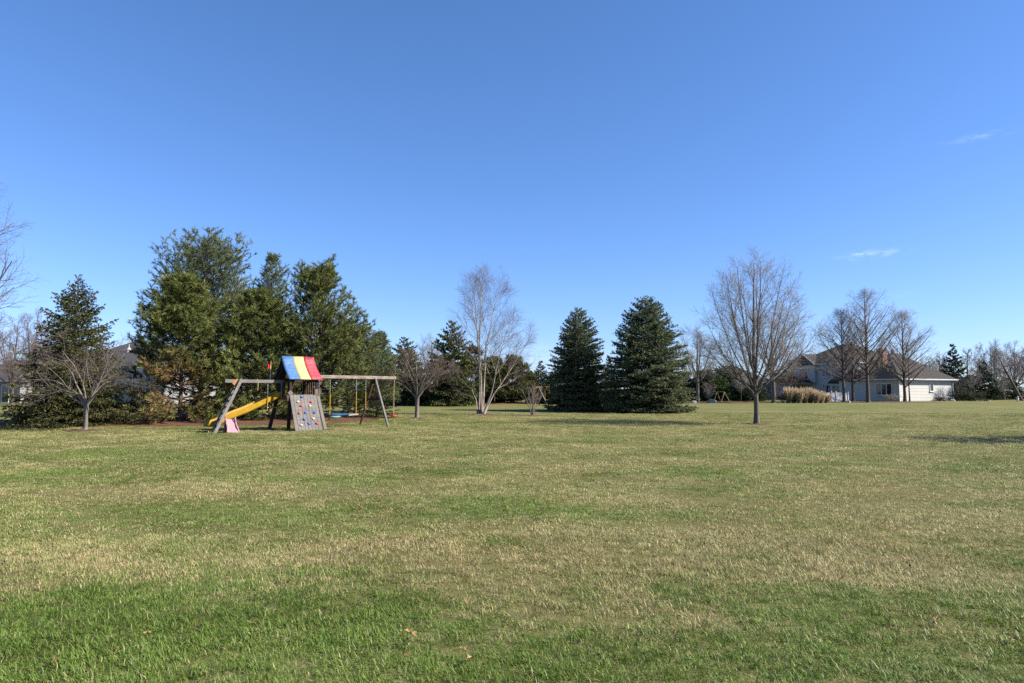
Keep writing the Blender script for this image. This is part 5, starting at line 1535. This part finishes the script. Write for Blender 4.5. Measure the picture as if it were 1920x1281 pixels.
for (a, b) in (((1.02, 6.45, 5.36), (1.02, 18.95, 5.36)), ((1.05, 6.42, 5.36), (11.4, 6.42, 5.36))):
    MB().bar(a, b, .09, .16).build('gutter', M['white'], house)
MB().tube([(10.72, -.42, 2.86), (10.72, -.08, 2.55), (10.72, -.08, .1)], .055, 8).build('downspout', M['white'], house)
MB().bar((-.02, -.06, 0.02), (-.02, -.06, 2.8), .16, .06).build('corner_board', M['white'], house)
MB().bar((10.84, -.055, 0.02), (10.84, -.055, 2.8), .14, .05).build('corner_board', M['white'], house)
window(house, 'x', 0, 1.05, 3.2, .95, 2.35, 3)
window(house, 'y', 0, 6.05, 6.65, 1.45, 2.45, 1)
window(house, 'x', 1.5, 7.6, 8.6, .7, 2.3, 2)
window(house, 'x', 1.5, 11.4, 13.0, .25, 2.25, 3)
window(house, 'x', 1.5, 12.0, 12.9, 3.5, 4.8, 2)
window(house, 'x', 1.5, 9.3, 10.1, 3.5, 4.8, 2)
ch = MB().box(1.75, 2.60, 3.4, 4.25, 3.6, 6.95).build('chimney', M['brick'], house)
MB().box(1.66, 2.69, 3.31, 4.34, 6.95, 7.07).box(1.95, 2.4, 3.6, 4.05, 7.07, 7.25).build('chimney_cap', M['stone'], ch)
MB().tube([(5.2, 4.5, 6.5), (5.2, 4.5, 7.15)], .22, 8).build('flue_pot', M['brick'], house)
for (x, y, z) in ((1.0, 2.2, 4.2), (7.6, 2.4, 5.2), (6.0, 1.0, 4.15)):
    MB().tube([(x, y, z - .2), (x, y, z + .38)], .06, 8).build('roof_vent', M['white'], house)
# lower wing at the far end, bay on the shaded side, extra trim
siding_wall('wall', 3.0, 10.0, 18.56, 24.5, 0, 2.9, M['siding'], house)
hip_roof(MB(), 2.55, 10.45, 18.3, 24.95, 2.95, 5.3, 'y', ('lo',)).build('roof', M['shingle'], house)
window(house, 'x', 3.0, 20.2, 21.6, .8, 2.2, 2)
siding_wall('bay_wall', .62, 1.44, 8.95, 11.0, 0, 2.6, M['siding'], house)
hip_roof(MB(), .40, 1.46, 8.7, 11.25, 2.66, 3.3, 'y').build('bay_roof', M['shingle'], house)
window(house, 'x', .62, 9.35, 10.6, .8, 2.2, 2)
siding_wall('gable_wall', 1.0, 1.44, 14.0, 17.8, 2.72, 5.3, M['siding'], house)
MB().poly([(.7, 13.7, 5.3), (.7, 18.1, 5.3), (.7, 15.9, 7.0), (5.6, 13.7, 5.3), (5.6, 18.1, 5.3), (5.6, 15.9, 7.0)], [(0, 1, 2), (5, 4, 3), (0, 2, 5, 3), (2, 1, 4, 5), (1, 0, 3, 4)]).build('gable_roof', M['shingle'], house)
MB().bar((.68, 13.7, 5.3), (.68, 15.9, 6.98), .05, .16).bar((.68, 15.9, 6.98), (.68, 18.1, 5.3), .05, .16).build('barge_board', M['white'], house)
window(house, 'x', 1.0, 15.2, 16.6, 3.3, 4.8, 2)
# covered porch with white columns at the far left
hip_roof(MB(), -2.2, 1.6, 14.6, 19.4, 2.85, 3.7, 'y').build('roof', M['shingle'], house)
MB().box(-2.0, 1.46, 14.8, 19.2, 2.5, 2.69).build('porch_beam', M['white'], house)
for y in (15.0, 16.4, 17.7, 19.0):
    MB().tube([(-1.85, y, .05), (-1.85, y, .25), (-1.85, y, .27), (-1.85, y, 2.5)], [.17, .17, .12, .11], 10).build('column', M['white'], house)
MB().box(-2.1, 1.45, 14.7, 19.3, 0.0, .14).build('porch_floor', M['stone'], house)
window(house, 'x', 1.5, 16.4, 17.6, .3, 2.2, 2)
# low white fence
fx, fy, fz = at(1568, 82.0)
fence = thing('white_fence', 'low white board fence in front of the large house', 'fence', (fx, fy, fz), math.radians(16))
for k, x in enumerate((-2.05, -.65, 0.0, 1.75)):
    MB().box(x - .07, x + .07, -.07, .07, -.1, 1.22).poly([(x - .09, -.09, 1.22), (x + .09, -.09, 1.22), (x + .09, .09, 1.22), (x - .09, .09, 1.22), (x, 0, 1.32)], [(0, 1, 4), (1, 2, 4), (2, 3, 4), (3, 0, 4), (3, 2, 1, 0)]).build('post', M['white'], fence)
for (a, b) in ((-2.05, -.65), (-.65, 0.0), (0.0, 1.75)):
    n = max(3, int((b - a - .14) / .14)); w = (b - a - .14) / n
    for i in range(n):
        x = a + .07 + w * (i + .5)
        MB().box(x - w / 2 + .004, x + w / 2 - .004, -.014, .014, .12, 1.05).build('board', M['white'], fence)
    MB().box(a + .07, b - .07, -.03, .03, .04, .115).box(a + .07, b - .07, -.03, .03, 1.055, 1.13).build('rail', M['white'], fence)

# grey-roofed house behind the maple
gx, gy, g0 = at(1385, 106)
h2 = thing('grey_roofed_house', 'low house with a grey hip roof, half hidden behind the maple', 'house', (gx, gy, g0 - .1), math.radians(12))
siding_wall('wall', -3.2, 5.6, 0, 7.5, 0, 2.7, M['siding_grey'], h2)
hip_roof(MB(), -3.7, 6.1, -.5, 8.0, 2.75, 5.4, 'x').build('roof', M['shingle_grey'], h2)
MB().bar((-3.72, -.54, 2.66), (6.12, -.54, 2.66), .08, .15).build('gutter', M['white'], h2)
window(h2, 'y', 0, 3.6, 4.8, .7, 2.1, 2); window(h2, 'y', 0, -1.8, -.6, .9, 2.1, 2)

# house behind the pines on the left
lx, ly, l0 = at(205, 72)
h3 = thing('left_house', 'grey house with a dark roof and white arched window, behind the left pines', 'house', (lx, ly, l0 - .1), math.radians(-14))
siding_wall('wall', -6.0, 6.6, 0, 9.0, 0, 4.2, M['siding_grey'], h3, 0.24)
hip_roof(MB(), -6.5, 7.1, -.5, 9.5, 4.25, 7.0, 'x').build('roof', M['shingle_grey'], h3)
MB().bar((-6.5, -.54, 4.16), (7.1, -.54, 4.16), .09, .18).build('gutter', M['white'], h3)
window(h3, 'y', 0, 2.9, 4.4, 1.2, 3.4, 2, bars=2); window(h3, 'y', 0, -.4, .7, 1.0, 3.5, 2, bars=1); window(h3, 'y', 0, -3.4, -2.2, 1.0, 3.4, 2, bars=1)
arch = MB(); pts = [(3.65 + .86 * math.cos(a), 3.54 + .40 * math.sin(a)) for a in [math.pi * k / 12 for k in range(13)]]
arch.poly([(x, -.09, z) for x, z in pts] + [(x, -.005, z) for x, z in pts], [tuple(range(13)), tuple(range(25, 12, -1))] + [(k + 1, k, 13 + k, 14 + k) for k in range(12)] + [(0, 12, 25, 13)])
arch.build('arch_trim', M['white'], h3)
MB().tube([(.1, 2.2, 5.4), (.1, 2.2, 6.0), (.1, 2.2, 6.15), (.1, 2.2, 6.5)], [.26, .20, .07, .06], 10).build('roof_vent', M['white'], h3)
# house at the far left edge
kx, ky, k0 = at(8, 78)
h4 = thing('far_left_house', 'blue-grey house end with a dark window at the far left edge', 'house', (kx, ky, k0 - .1), math.radians(-10))
siding_wall('wall', -7.0, 2.0, 0, 8.0, 0, 2.6, M['siding_grey'], h4)
hip_roof(MB(), -7.5, 2.5, -.5, 8.5, 2.65, 5.2, 'x').build('roof', M['shingle_grey'], h4)
window(h4, 'y', 0, -.3, .5, .2, 2.1, 1); MB().bar((-7.5, -.54, 2.56), (2.5, -.54, 2.56), .08, .15).build('gutter', M['white'], h4)

# ------------------------------------------------------------------ far swing sets
sx_, sy_, sz_ = at(1015, 64)
s2_ = thing('far_swing_set', 'distant wooden swing set with an orange beam beside the left big spruce', 'swing set', (sx_, sy_, sz_), 0.12)
MB().bar((-.5, 0, 1.72), (3.2, 0, 1.72), .11, .15).build('beam', M['orange_wood'], s2_)
for x in (-.25, 3.0):
    MB().bar((x, -.03, 1.7), (x + .72 * (1 if x < 1 else .2), -.9, -0.05), .10, .10).build('leg', M['grey_wood'], s2_)
    MB().bar((x, .03, 1.7), (x + .2, .9, 0.0), .10, .10).build('leg', M['dark_wood'], s2_)
for x in (.35, .75): MB().tube([(x, 0, 1.65), (x, 0, .55)], .02, 6).build('swing_chain', M['yellow'], s2_)
MB().bar((.33, 0, .55), (.77, 0, .55), .16, .04).build('swing_seat', M['yellow'], s2_)
ax_, ay_, az_ = at(1360, 79)
s3_ = thing('yellow_frame', 'slim yellow A-frame of a swing standing on the far mulch bed', 'swing frame', (ax_, ay_, az_), 0.3)
for x in (-.62, .58): MB().tube([(x, -.1, -.05), (-.08, 0, 1.25)], .035, 8).build('leg', M['rope'], s3_)
MB().tube([(-.08, 0, 1.23), (.2, 1.9, 1.25)], .035, 8).build('top_bar', M['rope'], s3_)
for x in (-.3, .75): MB().tube([(x, 1.9, -.05), (.2, 1.9, 1.25)], .035, 8).build('leg', M['rope'], s3_)

# ------------------------------------------------------------------ boulders
def boulder(label, px, d, sx, sy, sz, seed):
    rng = np.random.default_rng(seed); mb = MB(); V = []; n, m = 14, 8
    for i in range(m + 1):
        th = math.pi * .5 * i / m * 1.15
        for k in range(n):
            a = 2 * math.pi * k / n
            r = 1 + .14 * math.sin(3 * a + seed) + .10 * math.sin(5 * a + 2 * th) + rng.normal(0, .035)
            V.append((sx * math.cos(a) * math.sin(th) * r, sy * math.sin(a) * math.sin(th) * r, sz * math.cos(th) * (1 + .1 * math.sin(a * 2 + seed))))
    F = [(i * n + k, (i + 1) * n + k, (i + 1) * n + (k + 1) % n, i * n + (k + 1) % n) for i in range(m) for k in range(n)]
    o = mb.poly(V, F).build('boulder', M['stone'], None, at(px, d))
    tag(o, label, 'boulder', 'boulders by the far mulch bed')
boulder('pointed grey boulder right of the round-crowned bare tree', 1334, 77.5, .50, .4, .42, 1)
boulder('small brown boulder just right of the big spruce', 1301, 77, .32, .3, .32, 2)
boulder('low stone at the right corner of the cream house wall', 1786, 89, .35, .3, .25, 3)
boulder('small grey stone at the foot of the fence oak', 1590, 78.6, .28, .25, .28, 4)
boulder('flat pale stone on the lawn right of the clipped bushes', 1852, 88, .45, .3, .16, 5)

# small lawn ornament at the right edge
ox, oy, oz = at(1909, 86)
orn = thing('lawn_ornament', 'small white and cream upright lawn figure at the far right edge', 'lawn ornament', (ox, oy, oz))
MB().tube([(0, 0, -.02), (0, 0, .06), (0, 0, .2), (-.02, 0, .38), (-.01, 0, .46)], [.10, .12, .12, .13, .06], 12).build('body', M['white'], orn, smooth=True)
MB().tube([(0, 0, .45), (0, 0, .50), (0, 0, .58), (0, 0, .64), (0, 0, .66)], [.05, .10, .11, .07, .01], 12).build('head', M['cream'], orn, smooth=True)
MB().tube([(-.08, 0, .40), (-.26, -.02, .46)], [.05, .04], 8).build('arm', M['cream'], orn)
MB().tube([(-.26, -.02, .36), (-.28, -.02, .42), (-.29, -.02, .52), (-.28, -.02, .56)], [.03, .10, .10, .03], 10).build('bucket', M['leaf_dark'], orn)

# ------------------------------------------------------------------ fallen leaves on the near lawn
def leaf(label, px, py, L, mat, seed, rz, stand=0.0):
    rng = np.random.default_rng(seed)
    out = [(-.5, .0), (-.36, .16), (-.20, .12), (-.12, .34), (.04, .20), (.16, .30), (.26, .13), (.5, .02), (.26, -.13), (.16, -.28), (.04, -.18), (-.12, -.33), (-.20, -.12), (-.36, -.15)]
    out = [(a * (1 + rng.normal(0, .07)), b * (1 + rng.normal(0, .12))) for a, b in out]
    curl = rng.uniform(.5, 1.0)
    def lift(a, b): return L * (curl * (abs(b) * .9 + max(0, a) ** 2 * .9 - .12 * abs(a)))
    V = []
    mid = [(-.5, 0), (-.2, 0), (.1, 0), (.5, 0)]
    for a, b in out: V.append((a * L, b * L * (1 - .25 * curl), lift(a, b)))
    for a, b in mid: V.append((a * L, 0, lift(a, 0) - .03 * L))
    F = []; n = len(out)
    def ring(i, j): return (i % n, j % n)
    for i in range(n):
        a = (out[i][0] + out[(i + 1) % n][0]) / 2
        q = n + (1 if a < -.05 else 2)
        F.append((i, (i + 1) % n, q))
    F += [(n + 1, n + 2, 7), (n + 1, n + 2, 0)]
    V2 = [(x, y, z - .0012) for x, y, z in V]; k = len(V)
    F2 = [tuple(k + i for i in f[::-1]) for f in F]
    o = MB().poly(V + V2, F + F2).build('fallen_leaf', mat, None)
    x, y, z = ground_px(px, py)
    o.location = (x, y, z + .052); o.rotation_euler = (stand * .7 + rng.normal(0, .15), stand + rng.normal(0, .2), rz)
    tag(o, label, 'leaf', 'fallen leaves on the near lawn')
leaves = [('large pale tan curled leaf in the near grass, bottom centre-left', 770, 1204, .085, 'leaf_tan', .5), ('brown leaf touching the large tan one', 765, 1217, .06, 'leaf_brown', .9),
          ('small brown leaf below the large tan one', 763, 1245, .04, 'leaf_brown', .3), ('pale pinkish leaf near the bottom edge', 868, 1234, .06, 'leaf_tan', .2),
          ('tan leaf just below the pale pinkish one', 880, 1250, .055, 'leaf_tan', .5), ('dark red-brown leaf lowest of the bottom group', 909, 1263, .045, 'leaf_brown', .3),
          ('dark upright leaf in the green patch left of centre', 702, 1128, .05, 'leaf_dark', 1.1), ('brown leaf far up in the tan grass left of centre', 675, 959, .09, 'leaf_brown', .8),
          ('tiny tan leaf in the middle of the near lawn', 940, 1125, .045, 'leaf_tan', .4), ('dark leaf stump in the middle of the near lawn', 866, 1080, .05, 'leaf_brown', .9),
          ('dark leaf near the bottom right of centre', 1082, 1220, .045, 'leaf_dark', .4), ('grey-brown leaf near the bottom, right of centre', 1122, 1247, .05, 'leaf_dark', .2),
          ('dark red leaf lying in the right foreground', 1757, 1176, .065, 'leaf_red', .3), ('dark leaf with pale edge in the right foreground', 1704, 1070, .065, 'leaf_dark', 1.0),
          ('red leaf upper right of the near lawn', 1866, 1026, .06, 'leaf_red', .9), ('small dark leaf left of the red one at the right', 1581, 1094, .05, 'leaf_dark', .7),
          ('tan upright leaf at the right edge', 1899, 1211, .07, 'leaf_tan', 1.0), ('small brown leaf high in the right foreground', 1744, 1022, .05, 'leaf_brown', .6),
          ('orange-brown leaf at the left edge', 6, 1067, .07, 'leaf_brown', .5), ('orange-brown leaf near the bottom left corner', 103, 1256, .055, 'leaf_brown', .4),
          ('pale brown leaf in the lush green left corner', 277, 1202, .05, 'leaf_tan', .3), ('brown leaf on the right of the middle lawn', 1394, 1011, .05, 'leaf_brown', .8), ('brown leaf above the lawn centre', 1112, 962, .06, 'leaf_brown', .6)]
for k, (lab, px, py, L, m, st_) in enumerate(leaves):
    leaf(lab, px, py, L * 1.15, M[m], 500 + k, k * 1.9, st_)
